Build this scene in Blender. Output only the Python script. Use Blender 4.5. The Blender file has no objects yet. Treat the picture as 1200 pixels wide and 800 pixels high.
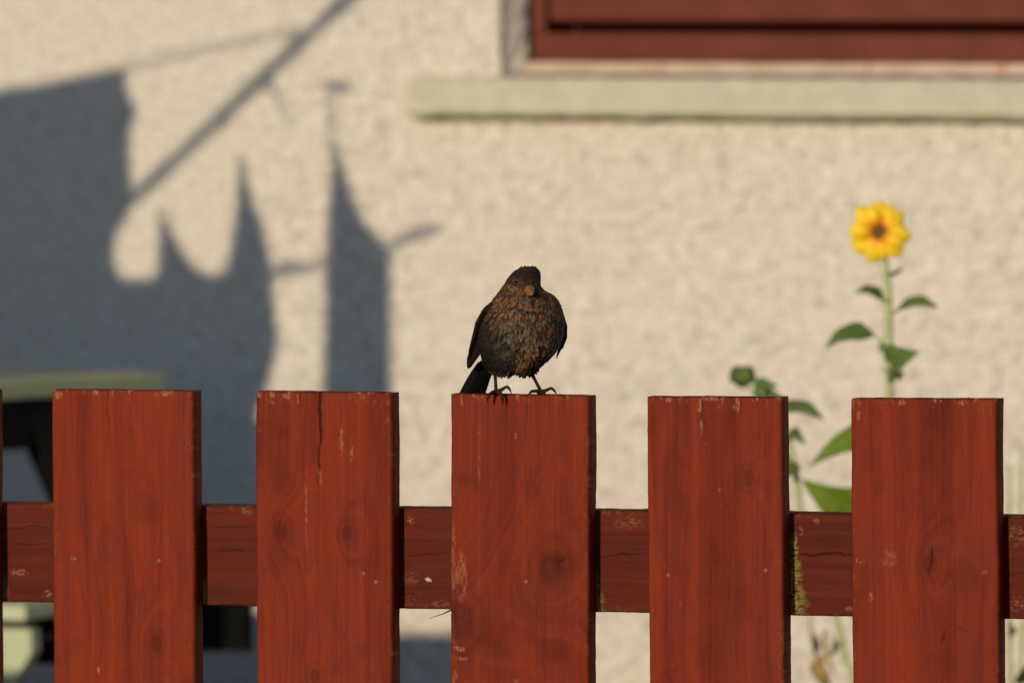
import bpy, bmesh, math, random
import numpy as np
from mathutils import Vector, Matrix

# ------------------------------------------------------------------ camera, sky, sun, exposure
scene = bpy.context.scene
R = math.radians
YAW = R(20)
FPX = 11200.0                                   # focal length in photograph pixels (1200 wide)
CAM = Vector((10 * math.sin(YAW), -10 * math.cos(YAW), 1.30))
AIM = Vector((0.0, 0.0, 0.9054))
SUN_AZ, SUN_EL = R(8), R(12.5)                   # left of the fence's normal, above the horizon
SUNV = Vector((-math.sin(SUN_AZ) * math.cos(SUN_EL), -math.cos(SUN_AZ) * math.cos(SUN_EL), math.sin(SUN_EL)))

cd = bpy.data.cameras.new('camera'); cam = bpy.data.objects.new('camera', cd)
scene.collection.objects.link(cam); scene.camera = cam
cam.location = CAM
cam.rotation_euler = (AIM - CAM).to_track_quat('-Z', 'Y').to_euler()
cd.sensor_width = 36.0; cd.lens = FPX / 1200 * 36.0
cd.clip_start = 0.1; cd.clip_end = 2000
cd.dof.use_dof = True; cd.dof.focus_distance = 9.99; cd.dof.aperture_fstop = 6.0

world = bpy.data.worlds.new('World'); scene.world = world; world.use_nodes = True
wn = world.node_tree.nodes; wl = world.node_tree.links
sky = wn.new('ShaderNodeTexSky'); sky.sky_type = 'NISHITA'; sky.sun_disc = False
sky.sun_elevation = SUN_EL; sky.sun_rotation = math.atan2(SUNV.x, SUNV.y)
sky.air_density = 1.0; sky.dust_density = 0.30; sky.ozone_density = 3.2
bg = wn['Background']; bg.inputs['Strength'].default_value = 0.13
wl.new(sky.outputs['Color'], bg.inputs['Color'])

sd = bpy.data.lights.new('sun', 'SUN'); sun = bpy.data.objects.new('sun', sd)
scene.collection.objects.link(sun)
sd.energy = 4.2; sd.angle = R(0.53); sd.color = (1.0, 0.84, 0.61)
sun.rotation_euler = SUNV.to_track_quat('Z', 'Y').to_euler()
sun.location = SUNV * 40

scene.view_settings.view_transform = 'Standard'; scene.view_settings.look = 'None'
scene.view_settings.exposure = -0.38; scene.view_settings.gamma = 1.0
scene.cycles.use_denoising = True
scene.cycles.max_bounces = 6

# ------------------------------------------------------------------ helpers
COL = scene.collection
CAMROT = cam.rotation_euler.to_matrix()
rnd = random.Random(7)

def ray(px, py):
    """direction of the photograph's pixel"""
    return CAMROT @ Vector(((px - 600) / FPX, -(py - 400) / FPX, -1.0))

def on_y(px, py, y):
    """the point of that ray on the upright plane y = const (parallel to fence and wall)"""
    d = ray(px, py); t = (y - CAM.y) / d.y
    return CAM + d * t

RIGHT = Vector((math.cos(YAW), math.sin(YAW), 0)); AWAY = Vector((-math.sin(YAW), math.cos(YAW), 0)); UP = Vector((0, 0, 1))

def link(o, parent=None):
    COL.objects.link(o)
    if parent is not None: o.parent = parent
    return o

def tag(o, label=None, cat=None, group=None, kind=None):
    if label: o['label'] = label
    if cat: o['category'] = cat
    if group: o['group'] = group
    if kind: o['kind'] = kind
    return o

def empty(name, loc=(0, 0, 0), rz=0.0):
    o = bpy.data.objects.new(name, None); o.location = loc; o.rotation_euler = (0, 0, rz)
    o.empty_display_size = 0.05
    return link(o)

def mesh_obj(name, verts, faces, mat, parent=None, smooth=False):
    me = bpy.data.meshes.new(name); me.from_pydata([tuple(v) for v in verts], [], [tuple(f) for f in faces])
    me.materials.append(mat)
    if smooth: me.polygons.foreach_set('use_smooth', [True] * len(me.polygons))
    me.update()
    return link(bpy.data.objects.new(name, me), parent)

def bm_obj(name, bm, mat, parent=None, smooth=False):
    bmesh.ops.recalc_face_normals(bm, faces=bm.faces[:])
    me = bpy.data.meshes.new(name); bm.to_mesh(me); bm.free(); me.materials.append(mat)
    if smooth: me.polygons.foreach_set('use_smooth', [True] * len(me.polygons))
    return link(bpy.data.objects.new(name, me), parent)

def box_bm(bm, a, b, bev=0.0):
    a, b = Vector(a), Vector(b)
    r = bmesh.ops.create_cube(bm, size=1.0)
    vs = r['verts']
    for v in vs:
        v.co = Vector([a[i] + (v.co[i] + 0.5) * (b[i] - a[i]) for i in range(3)])
    if bev:
        es = list({e for v in vs for e in v.link_edges})
        bmesh.ops.bevel(bm, geom=es, offset=bev, segments=2, profile=0.6, affect='EDGES')

def box(name, a, b, mat, parent=None, bev=0.0):
    bm = bmesh.new(); box_bm(bm, a, b, bev); return bm_obj(name, bm, mat, parent)

def tube(name, pts, radii, mat, parent=None, seg=10, cap=True):
    pts = [Vector(p) for p in pts]
    if not isinstance(radii, (list, tuple)): radii = [radii] * len(pts)
    vs, fs = [], []
    up = Vector((0.13, 0.31, 0.94)).normalized()
    for i, p in enumerate(pts):
        d = (pts[min(i + 1, len(pts) - 1)] - pts[max(i - 1, 0)]).normalized()
        n = d.cross(up)
        if n.length < 1e-3: n = d.cross(Vector((1, 0, 0)))
        n.normalize(); b = d.cross(n)
        for k in range(seg):
            a = 2 * math.pi * k / seg
            vs.append(p + (n * math.cos(a) + b * math.sin(a)) * radii[i])
    for i in range(len(pts) - 1):
        for k in range(seg):
            a, b_ = i * seg + k, i * seg + (k + 1) % seg
            fs.append((a, b_, b_ + seg, a + seg))
    if cap:
        fs.append(tuple(range(seg - 1, -1, -1))); fs.append(tuple(range((len(pts) - 1) * seg, len(pts) * seg)))
    return mesh_obj(name, vs, fs, mat, parent, smooth=True)

def spline(pts, n):
    """Catmull-Rom through pts, n samples"""
    P = [np.array(p, float) for p in pts]; P = [2 * P[0] - P[1]] + P + [2 * P[-1] - P[-2]]
    out = []; m = len(P) - 3
    for i in range(n):
        t = i / (n - 1) * m; k = min(int(t), m - 1); f = t - k
        a, b, c, d = P[k:k + 4]
        out.append(0.5 * (2 * b + (c - a) * f + (2 * a - 5 * b + 4 * c - d) * f * f + (3 * b - a - 3 * c + d) * f ** 3))
    return out

def vnoise(u, v, seed):
    """smooth value noise of two arrays, 0..1"""
    def h(i, j):
        n = (i * 374761393 + j * 668265263 + seed * 1442695041) & 0xFFFFFFFF
        n = ((n ^ (n >> 13)) * 1274126177) & 0xFFFFFFFF
        return ((n ^ (n >> 16)) & 0xFFFF) / 65535.0
    u, v = np.broadcast_arrays(np.asarray(u, float), np.asarray(v, float))
    i = np.floor(u).astype(np.int64); j = np.floor(v).astype(np.int64)
    a = u - i; b = v - j; a = a * a * (3 - 2 * a); b = b * b * (3 - 2 * b)
    return (h(i, j) * (1 - a) + h(i + 1, j) * a) * (1 - b) + (h(i, j + 1) * (1 - a) + h(i + 1, j + 1) * a) * b

def fnoise(u, v, seed, octv=3):
    s = 0; w = 0.5; t = 0
    for o in range(octv):
        s = s + w * vnoise(np.asarray(u) * 2 ** o, np.asarray(v) * 2 ** o, seed + 17 * o); t += w; w *= 0.5
    return s / t

# ------------------------------------------------------------------ materials
class NT:
    def __init__(self, name, rough=0.7, spec=0.3):
        self.m = bpy.data.materials.new(name); self.m.use_nodes = True
        self.n = self.m.node_tree.nodes; self.l = self.m.node_tree.links
        self.b = self.n['Principled BSDF']; self.b.inputs['Roughness'].default_value = rough
        self.b.inputs['Specular IOR Level'].default_value = spec
    def val(self, sock, v):
        if hasattr(v, 'default_value') or hasattr(v, 'is_output'): self.l.new(v, sock)
        else: sock.default_value = v
    def coord(self, kind='Object', scale=(1, 1, 1)):
        tc = self.n.new('ShaderNodeTexCoord'); mp = self.n.new('ShaderNodeMapping')
        mp.inputs['Scale'].default_value = scale; self.l.new(tc.outputs[kind], mp.inputs['Vector']); return mp.outputs['Vector']
    def noise(self, vec, scale, detail=3, rough=0.55, dist=0.0):
        t = self.n.new('ShaderNodeTexNoise'); t.inputs['Scale'].default_value = scale; t.inputs['Detail'].default_value = detail
        t.inputs['Roughness'].default_value = rough; t.inputs['Distortion'].default_value = dist
        self.l.new(vec, t.inputs['Vector']); return t.outputs['Fac']
    def voronoi(self, vec, scale, out='Distance'):
        t = self.n.new('ShaderNodeTexVoronoi'); t.inputs['Scale'].default_value = scale
        self.l.new(vec, t.inputs['Vector']); return t.outputs[out]
    def ramp(self, fac, stops):
        r = self.n.new('ShaderNodeValToRGB'); e = r.color_ramp.elements
        while len(e) < len(stops): e.new(0.5)
        for k, (p, c) in enumerate(stops):
            e[k].position = p; e[k].color = (*c, 1) if len(c) == 3 else c
        self.l.new(fac, r.inputs['Fac']); return r.outputs['Color']
    def mix(self, fac, a, b, mode='MIX'):
        x = self.n.new('ShaderNodeMix'); x.data_type = 'RGBA'; x.blend_type = mode
        for s, v in ((x.inputs[0], fac), (x.inputs[6], a), (x.inputs[7], b)):
            if isinstance(v, (tuple, list)): v = (*v, 1) if len(v) == 3 else v
            self.val(s, v)
        return x.outputs[2]
    def math(self, op, a, b=0.0, clamp=False):
        x = self.n.new('ShaderNodeMath'); x.operation = op; x.use_clamp = clamp
        self.val(x.inputs[0], a); self.val(x.inputs[1], b); return x.outputs[0]
    def maprange(self, v, a, b, c=0.0, d=1.0):
        x = self.n.new('ShaderNodeMapRange'); x.inputs[1].default_value = a; x.inputs[2].default_value = b
        x.inputs[3].default_value = c; x.inputs[4].default_value = d; self.l.new(v, x.inputs[0]); return x.outputs[0]
    def sep(self, v):
        x = self.n.new('ShaderNodeSeparateXYZ'); self.l.new(v, x.inputs[0]); return x.outputs
    def attr(self, name):
        x = self.n.new('ShaderNodeAttribute'); x.attribute_name = name; self.alpha = x.outputs['Alpha']
        s = self.n.new('ShaderNodeSeparateColor'); self.l.new(x.outputs['Color'], s.inputs[0]); return x.outputs['Color'], s.outputs
    def base(self, c):
        self.val(self.b.inputs['Base Color'], (*c, 1) if isinstance(c, tuple) else c)
    def bump(self, h, strength=0.4, dist=0.002):
        x = self.n.new('ShaderNodeBump'); x.inputs['Strength'].default_value = strength; x.inputs['Distance'].default_value = dist
        self.l.new(h, x.inputs['Height']); self.l.new(x.outputs[0], self.b.inputs['Normal'])
    def rough(self, v): self.val(self.b.inputs['Roughness'], v)

def stained_wood(name, dark, light, vertical=True):
    m = NT(name, 0.75, 0.12)
    _, a = m.attr('grain')
    sc = (1, 1, 0.045) if vertical else (0.045, 1, 1)
    info = m.n.new('ShaderNodeObjectInfo')
    tc = m.n.new('ShaderNodeTexCoord'); off = m.n.new('ShaderNodeVectorMath'); off.operation = 'ADD'
    mul = m.n.new('ShaderNodeVectorMath'); mul.operation = 'SCALE'; mul.inputs[3].default_value = 7.0
    m.l.new(info.outputs['Random'], mul.inputs[0]); m.l.new(tc.outputs['Object'], off.inputs[0]); m.l.new(mul.outputs[0], off.inputs[1])
    mp = m.n.new('ShaderNodeMapping'); mp.inputs['Scale'].default_value = sc; m.l.new(off.outputs[0], mp.inputs['Vector'])
    fine = m.noise(mp.outputs[0], 900, 3, 0.6)
    blot = m.noise(off.outputs[0], 28, 3, 0.6)
    t = m.math('ADD', m.math('MULTIPLY', a[0], 0.62), m.math('MULTIPLY', m.math('SUBTRACT', fine, 0.2), 0.36))
    t = m.math('ADD', t, m.math('MULTIPLY', m.math('SUBTRACT', blot, 0.5), 0.5), True)
    c = m.mix(t, dark, light)
    c = m.mix(m.math('MULTIPLY', a[2], 0.9, True), c, (0.012, 0.006, 0.005))
    c = m.mix(m.math('MULTIPLY', a[1], 0.72, True), c, (0.36, 0.17, 0.08))
    c = m.mix(m.alpha, c, m.mix(fine, (0.09, 0.085, 0.018), (0.30, 0.25, 0.07)))
    m.base(c)
    m.bump(m.math('ADD', fine, m.math('MULTIPLY', a[0], 0.3)), 0.25, 0.0005)
    m.rough(m.maprange(blot, 0.3, 0.7, 0.68, 0.85))
    return m.m

M_PICKET = stained_wood('red_stained_wood', (0.100, 0.0105, 0.0052), (0.270, 0.0380, 0.0110))
M_RAIL = stained_wood('red_stained_rail', (0.056, 0.0085, 0.005), (0.150, 0.024, 0.0095), False)

def m_roughcast():
    m = NT('roughcast_render', 0.95, 0.1)
    v = m.coord('Object')
    big = m.noise(v, 2.2, 4, 0.6); mid = m.noise(v, 16, 3, 0.6); grit = m.noise(v, 75, 3, 0.65); peb = m.voronoi(v, 95)
    c = m.ramp(grit, [(0.30, (0.46, 0.412, 0.355)), (0.48, (0.64, 0.585, 0.515)), (0.66, (0.72, 0.665, 0.595))])
    c = m.mix(m.maprange(mid, 0.35, 0.7, 0.0, 0.30), c, (0.56, 0.505, 0.42))
    c = m.mix(m.maprange(big, 0.4, 0.75, 0.0, 0.35), c, (0.60, 0.535, 0.43))
    spk = m.noise(v, 85, 2, 0.7)
    c = m.mix(m.maprange(spk, 0.56, 0.70, 0.0, 0.6), c, (0.35, 0.305, 0.245))
    dk = m.noise(v, 58, 2, 0.6); c = m.mix(m.maprange(dk, 0.57, 0.70, 0.0, 0.50), c, (0.33, 0.30, 0.25))
    lt = m.noise(v, 50, 2, 0.6); c = m.mix(m.maprange(lt, 0.56, 0.72, 0.0, 0.5), c, (0.74, 0.70, 0.64))
    m.base(c)
    h = m.math('ADD', m.math('MULTIPLY', peb, -1.0), m.math('MULTIPLY', grit, 1.2))
    m.bump(h, 0.55, 0.004)
    return m.m
M_WALL = m_roughcast()

def m_simple(name, c1, c2, scale=30, rough=0.7, bump=0.2, dist=0.001, spec=0.3, stretch=(1, 1, 1), trans=0.0):
    m = NT(name, rough, spec); v = m.coord('Object', stretch); n = m.noise(v, scale, 4, 0.6)
    m.base(m.mix(m.maprange(n, 0.3, 0.7), c1, c2))
    if bump: m.bump(n, bump, dist)
    if trans:
        m.b.inputs['Subsurface Weight'].default_value = 0.0
        tr = m.n.new('ShaderNodeBsdfTranslucent'); tr.inputs['Color'].default_value = (*[min(1, x * 1.6) for x in c2], 1)
        ms = m.n.new('ShaderNodeMixShader'); ms.inputs[0].default_value = trans
        out = m.n['Material Output']; m.l.new(m.b.outputs[0], ms.inputs[1]); m.l.new(tr.outputs[0], ms.inputs[2]); m.l.new(ms.outputs[0], out.inputs['Surface'])
    return m.m

def m_sill():
    m = NT('cast_stone_sill', 0.9, 0.15); v = m.coord('Object'); n = m.noise(v, 40, 4, 0.6); k = m.noise(v, 7, 3)
    c = m.mix(m.maprange(n, 0.3, 0.7), (0.46, 0.425, 0.335), (0.57, 0.53, 0.42))
    c = m.mix(m.maprange(k, 0.45, 0.7, 0, 0.5), c, (0.50, 0.46, 0.36))
    z = m.sep(m.coord('Object'))[2]
    low = m.math('MULTIPLY', m.maprange(z, 0.009, 0.004, 0, 1), m.maprange(m.noise(v, 22, 3), 0.25, 0.6, 0.45, 1))
    c = m.mix(low, c, (0.19, 0.19, 0.07)); m.base(c); m.bump(n, 0.4, 0.002)
    return m.m
M_SILL = m_sill()
M_REVEAL = m_simple('grey_mortar', (0.46, 0.42, 0.36), (0.72, 0.66, 0.57), 60, 0.95, 0.5, 0.003)
M_FRAME = m_simple('brown_red_window_paint', (0.105, 0.021, 0.011), (0.140, 0.031, 0.016), 14, 0.6, 0.1, 0.0005, 0.15)
M_SPLASH = m_simple('pink_paint_splash', (0.52, 0.24, 0.16), (0.54, 0.34, 0.25), 40, 0.8)
M_RAILP = m_simple('red_stained_timber', (0.060, 0.0095, 0.005), (0.13, 0.021, 0.009), 60, 0.8, 0.3, 0.0008, 0.12, (0.1, 1, 1))
M_FILLET = m_simple('pinkish_mortar', (0.44, 0.33, 0.24), (0.60, 0.44, 0.33), 18, 0.9, 0.3, 0.002)
M_GROUND = m_simple('dry_earth', (0.17, 0.12, 0.085), (0.26, 0.19, 0.14), 6, 0.95, 0.5, 0.02)
M_GRASS = m_simple('grass_blade', (0.05, 0.085, 0.02), (0.10, 0.13, 0.035), 3, 0.7, 0, trans=0.25)
M_GREENPAINT = m_simple('pale_green_paint', (0.42, 0.47, 0.30), (0.52, 0.55, 0.36), 25, 0.6, 0.15)
M_GREYGREEN = m_simple('faded_green_planks', (0.25, 0.29, 0.18), (0.36, 0.39, 0.26), 18, 0.8, 0.2, stretch=(1, 8, 8))
M_BLACK = m_simple('black_painted_timber', (0.004, 0.004, 0.004), (0.007, 0.007, 0.007), 30, 0.8, 0.1, spec=0.08)
M_NAIL = m_simple('painted_nail_head', (0.12, 0.030, 0.017), (0.19, 0.05, 0.026), 400, 0.45, 0.1, 0.0002)
M_CHIP = m_simple('bare_wood_chip', (0.42, 0.30, 0.18), (0.55, 0.42, 0.28), 300, 0.8)
M_CANVAS = m_simple('caster_canvas', (0.16, 0.17, 0.16), (0.24, 0.24, 0.22), 12, 0.9, 0.4, 0.004)
M_SCREEN = m_simple('caster_board', (0.10, 0.08, 0.06), (0.17, 0.14, 0.11), 20, 0.85, 0.3, stretch=(1, 1, 0.1))
M_POLE = m_simple('caster_wood', (0.30, 0.22, 0.13), (0.38, 0.29, 0.18), 30, 0.7)
m_ = NT('window_glass', 0.05, 0.5); m_.base((0.02, 0.025, 0.03)); M_GLASS = m_.m

# plants
def m_leaf(name, c1, c2, trans=0.3):
    return m_simple(name, c1, c2, 60, 0.55, 0.15, 0.0008, 0.35, trans=trans)
M_LEAF = m_leaf('sunflower_leaf', (0.10, 0.175, 0.036), (0.165, 0.26, 0.058))
M_LEAFL = m_leaf('young_leaf', (0.17, 0.26, 0.035), (0.27, 0.37, 0.06), 0.4)
M_LEAFM = m_leaf('broad_leaf', (0.16, 0.25, 0.03), (0.27, 0.37, 0.05), 0.45)
M_STEM = m_leaf('pale_green_stem', (0.42, 0.46, 0.22), (0.52, 0.56, 0.30), 0.15)
M_DRY = m_leaf('withered_leaf', (0.36, 0.24, 0.06), (0.46, 0.33, 0.12), 0.3)
M_STRAW = m_leaf('dry_stalk', (0.33, 0.27, 0.15), (0.42, 0.36, 0.21), 0.2)
M_PETAL = NT('yellow_ray_petal', 0.5, 0.3)
_z = M_PETAL.sep(M_PETAL.coord('Object'))[1]
M_PETAL.base(M_PETAL.ramp(M_PETAL.maprange(_z, 0.006, 0.036), [(0.0, (0.42, 0.085, 0.004)), (0.24, (0.76, 0.31, 0.006)), (0.48, (0.86, 0.54, 0.010)), (1.0, (0.84, 0.60, 0.02))]))
M_PETAL = M_PETAL.m
M_DISC = m_simple('brown_floret_disc', (0.09, 0.035, 0.010), (0.20, 0.11, 0.03), 500, 0.9, 0.8, 0.002)
M_BUD = m_leaf('green_bud', (0.045, 0.085, 0.02), (0.09, 0.14, 0.03), 0.1)

# ------------------------------------------------------------------ ground
g = mesh_obj('ground', [(-150, -150, 0), (150, -150, 0), (150, 150, 0), (-150, 150, 0)], [(0, 1, 2, 3)], M_GROUND)
tag(g, kind='structure')

# ------------------------------------------------------------------ house: wall with the window recess, window, sill
WY = 3.0                                                  # the wall's face
house = tag(empty('house', (0, WY, 0)), 'cream roughcast house wall with a red-brown window above a stone sill', 'house')
WL = on_y(588, 60, WY).x                                  # left edge of the recess
WR = WL + 1.25
SILL_T = on_y(700, 92, WY - 0.036).z; SILL_B = on_y(700, 138, WY - 0.036).z
WB = on_y(700, 72, WY + 0.048).z; WT = WB + 1.15
X0, X1, ZT = -5.0, 6.0, 3.0
HW = 0.30
bm = bmesh.new()
xs = [X0, WL, WR, X1]; zs = [-0.05, SILL_B + 0.01, WT, ZT]
for yy, flip in ((0.0, False), (HW, True)):
    G = [[bm.verts.new((x, yy, z)) for z in zs] for x in xs]
    for i in range(3):
        for j in range(3):
            if i == 1 and j == 1: continue
            f = [G[i][j], G[i + 1][j], G[i + 1][j + 1], G[i][j + 1]]
            bm.faces.new(f[::-1] if flip else f)
    if yy == 0: GF = G
    else: GB = G
for a, b in (((0, 0), (3, 0)), ((3, 0), (3, 3)), ((3, 3), (0, 3)), ((0, 3), (0, 0))):
    pass
def quad(p): bm.faces.new(p)
for i in range(3):
    quad([GF[i][3], GF[i + 1][3], GB[i + 1][3], GB[i][3]]); quad([GF[i][0], GB[i][0], GB[i + 1][0], GF[i + 1][0]])
for j in range(3):
    quad([GF[0][j], GF[0][j + 1], GB[0][j + 1], GB[0][j]]); quad([GF[3][j], GB[3][j], GB[3][j + 1], GF[3][j + 1]])
quad([GF[1][1], GF[1][2], GB[1][2], GB[1][1]]); quad([GF[2][1], GB[2][1], GB[2][2], GF[2][2]])
quad([GF[1][2], GF[2][2], GB[2][2], GB[1][2]]); quad([GF[1][1], GB[1][1], GB[2][1], GF[2][1]])
bm_obj('wall', bm, M_WALL, house)
# the coat of thrown pebbles on the face, its relief modelled where the picture looks
cx0, cx1, cz0, cz1, cs = -1.5, 1.9, 0.0, 2.0, 0.004
gx0 = np.arange(cx0, cx1, cs); gz0 = np.arange(cz0, cz1, cs); GX, GZ = np.meshgrid(gx0, gz0)
rl = 0.75 * vnoise(GX / 0.012, GZ / 0.011, 401) + 0.60 * vnoise(GX / 0.0075, GZ / 0.0075, 402) + 0.15 * vnoise(GX / 0.030, GZ / 0.028, 403)
rl = np.clip((rl - 0.45) / 0.6, 0, 1) ** 1.2
fade = np.clip(np.minimum(np.minimum(GX - cx0, cx1 - GX), np.minimum(GZ + 1, cz1 - GZ)) / 0.1, 0, 1)
CV = np.stack([GX, -0.0025 - 0.0034 * rl * fade, GZ], -1).reshape(-1, 3)
ci = np.arange(GX.size).reshape(GX.shape); Q = np.stack([ci[:-1, :-1], ci[:-1, 1:], ci[1:, 1:], ci[1:, :-1]], -1)
keep = ~((GX[:-1, :-1] > WL - 0.004) & (GX[:-1, :-1] < WR) & (GZ[:-1, :-1] > SILL_B + 0.012) & (GZ[:-1, :-1] < WT))
Q = Q[keep]
me = bpy.data.meshes.new('roughcast_coat'); me.vertices.add(len(CV)); me.vertices.foreach_set('co', CV.astype(np.float32).ravel())
me.loops.add(Q.size); me.loops.foreach_set('vertex_index', Q.astype(np.int32).ravel()); me.polygons.add(len(Q)); me.polygons.foreach_set('loop_start', (np.arange(len(Q)) * 4).astype(np.int32))
me.update(calc_edges=True); me.validate(); me.materials.append(M_WALL); me.polygons.foreach_set('use_smooth', [True] * len(Q))
tag(link(bpy.data.objects.new('roughcast_coat', me), house), kind='stuff')
# mortar lining of the reveal, a few millimetres proud
def rough_slab(name, a, b, mat, parent, n=26, amp=0.003, seed=1):
    bm = bmesh.new(); box_bm(bm, a, b)
    bmesh.ops.subdivide_edges(bm, edges=[e for e in bm.edges if abs(e.verts[0].co.z - e.verts[1].co.z) > 0.1], cuts=n, use_grid_fill=True)
    r2 = random.Random(seed)
    for v in bm.verts: v.co += Vector((r2.uniform(-amp, amp), r2.uniform(-amp, amp), 0))
    return bm_obj(name, bm, mat, parent)
RD, RS = 0.040, 0.020
def reveal(sg, xw, seed):
    bm = bmesh.new(); r2 = random.Random(seed); rows_ = []
    for i in range(71):
        z = SILL_T + 0.004 + (WT - 0.006 - SILL_T) * i / 70; row = []
        for k in range(6):
            t = k / 5
            row.append(bm.verts.new((xw + sg * (-0.005 + (RS + 0.005) * t + r2.uniform(-1, 1) * 0.0022), -0.004 + (RD + 0.008) * t, z)))
        row.append(bm.verts.new((xw + sg * RS, 0.11, z))); row.append(bm.verts.new((xw - sg * 0.008, 0.11, z)))
        rows_.append(row)
    for a, b_ in zip(rows_[:-1], rows_[1:]):
        for k in range(8): bm.faces.new([a[k], a[(k + 1) % 8], b_[(k + 1) % 8], b_[k]])
    bm.faces.new(rows_[0]); bm.faces.new(rows_[-1][::-1])
    bm_obj('reveal_mortar', bm, M_REVEAL, house)
reveal(1, WL, 1); reveal(-1, WR, 2)
# sill: front nosing and weathered slope up to the frame
SX0 = on_y(479.5, 120, WY - 0.036).x; SX1 = WR + 0.13
sh = SILL_T - SILL_B
prof = [(-0.036, 0.0), (-0.036, sh - 0.004), (-0.032, sh), (-0.004, sh + 0.0015), (0.0, sh + 0.002), (0.06, sh + 0.004), (0.15, sh + 0.005), (0.15, 0.0)]
bm = bmesh.new()
NX = 60
rows = []
r3 = random.Random(5)
for i in range(NX + 1):
    x = SX0 + (SX1 - SX0) * i / NX
    inside = WL + 0.004 < x < WR - 0.004
    row = []
    for (y, z) in prof:
        if not inside and y > 0.0: y, z = min(y, -0.0) + 0.02, min(z, sh)
        row.append(bm.verts.new((x, y + r3.uniform(-1, 1) * 0.0008, z + r3.uniform(-1, 1) * 0.0009)))
    rows.append(row)
for i in range(NX):
    for k in range(len(prof)):
        k2 = (k + 1) % len(prof)
        try: bm.faces.new([rows[i][k], rows[i + 1][k], rows[i + 1][k2], rows[i][k2]])
        except ValueError: pass
bm.faces.new(rows[0]); bm.faces.new(rows[-1][::-1])
sill = bm_obj('window_sill', bm, M_SILL, house); sill.location = (0, 0, SILL_B)
# mortar fillet between sill and frame
bm = bmesh.new(); r5 = random.Random(8); rr_ = []
for i in range(41):
    x = WL + 0.014 + (WR - WL - 0.028) * i / 40
    rr_.append([bm.verts.new((x, y + r5.uniform(-1, 1) * 0.001, z + r5.uniform(-1, 1) * 0.0008)) for y, z in ((0.036, SILL_T + 0.0055), (0.044, WB - 0.0015), (0.12, WB - 0.0015), (0.12, SILL_T + 0.0055))])
for a, b_ in zip(rr_[:-1], rr_[1:]):
    for k in range(4): bm.faces.new([a[k], a[(k + 1) % 4], b_[(k + 1) % 4], b_[k]])
bm.faces.new(rr_[0]); bm.faces.new(rr_[-1][::-1])
bm_obj('mortar_fillet', bm, M_FILLET, house)
# window in the recess
def zpx(y_px, y): return on_y(700, y_px, y).z
win = bpy.data.objects.new('window', None); link(win, house)
FY = 0.048
WL0, WR0 = WL, WR; WL, WR = WL + RS, WR - RS
zb0 = WB; zb1 = zpx(39, WY + FY); zs1 = zpx(25.5, WY + FY)
fx1 = on_y(640, 30, WY + FY).x
box('outer_frame_bottom', (WL + 0.007, FY, zb0), (WR - 0.007, FY + 0.07, zb1), M_FRAME, win, 0.003)
box('outer_frame_stile', (WL + 0.0075, FY - 0.001, zb1 + 0.0005), (fx1, FY + 0.07, WT - 0.01), M_FRAME, win, 0.003)
box('outer_frame_stile', (WR - (fx1 - WL), FY - 0.001, zb1 + 0.0005), (WR - 0.0075, FY + 0.07, WT - 0.01), M_FRAME, win, 0.003)
box('outer_frame_top', (fx1 + 0.0005, FY, WT - 0.055), (WR - (fx1 - WL) - 0.0005, FY + 0.07, WT - 0.01), M_FRAME, win, 0.003)
box('frame_rebate', (WL - 0.01, FY + 0.088, zb1 - 0.02), (WR + 0.01, FY + 0.11, zs1 + 0.06), M_FRAME, win)
sx0, sx1 = fx1 + 0.006, WR - (fx1 - WL) - 0.006
box('sash_bottom_rail', (sx0, FY - 0.006, zs1), (sx1, FY + 0.044, zs1 + 0.058), M_FRAME, win, 0.005)
box('sash_stile', (sx0 + 0.0005, FY + 0.0065, zs1 + 0.0585), (sx0 + 0.05, FY + 0.044, WT - 0.065), M_FRAME, win, 0.005)
box('sash_stile', (sx1 - 0.05, FY + 0.0065, zs1 + 0.0585), (sx1 - 0.0005, FY + 0.044, WT - 0.065), M_FRAME, win, 0.005)
box('sash_top_rail', (sx0 + 0.051, FY + 0.006, WT - 0.115), (sx1 - 0.051, FY + 0.044, WT - 0.065), M_FRAME, win, 0.005)
box('pane', (sx0 + 0.048, FY + 0.022, zs1 + 0.056), (sx1 - 0.048, FY + 0.027, WT - 0.112), M_GLASS, win)
for (px, w) in ((782, 6), (1025, 5), (1180, 10)):       # paint dabs on the sill under the frame
    p = on_y(px, 80, WY + 0.07)
    bm = bmesh.new(); bmesh.ops.create_icosphere(bm, subdivisions=2, radius=1.0)
    for v in bm.verts: v.co = Vector((v.co.x * w / 1400, v.co.y * 0.010, v.co.z * 0.0025))
    o = bm_obj('paint_dab', bm, M_SPLASH, house, True)
    o.location = (p.x, 0.0395, (SILL_T + WB) / 2 + 0.003); o.rotation_euler = (R(66), 0, 0)

# ------------------------------------------------------------------ the fence
FENCE_TOP = 0.85
fence = tag(empty('picket_fence', (0, 0, 0)), 'red-brown stained picket fence of wide flat-topped boards on a rail', 'fence')
TH = 0.026

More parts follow.
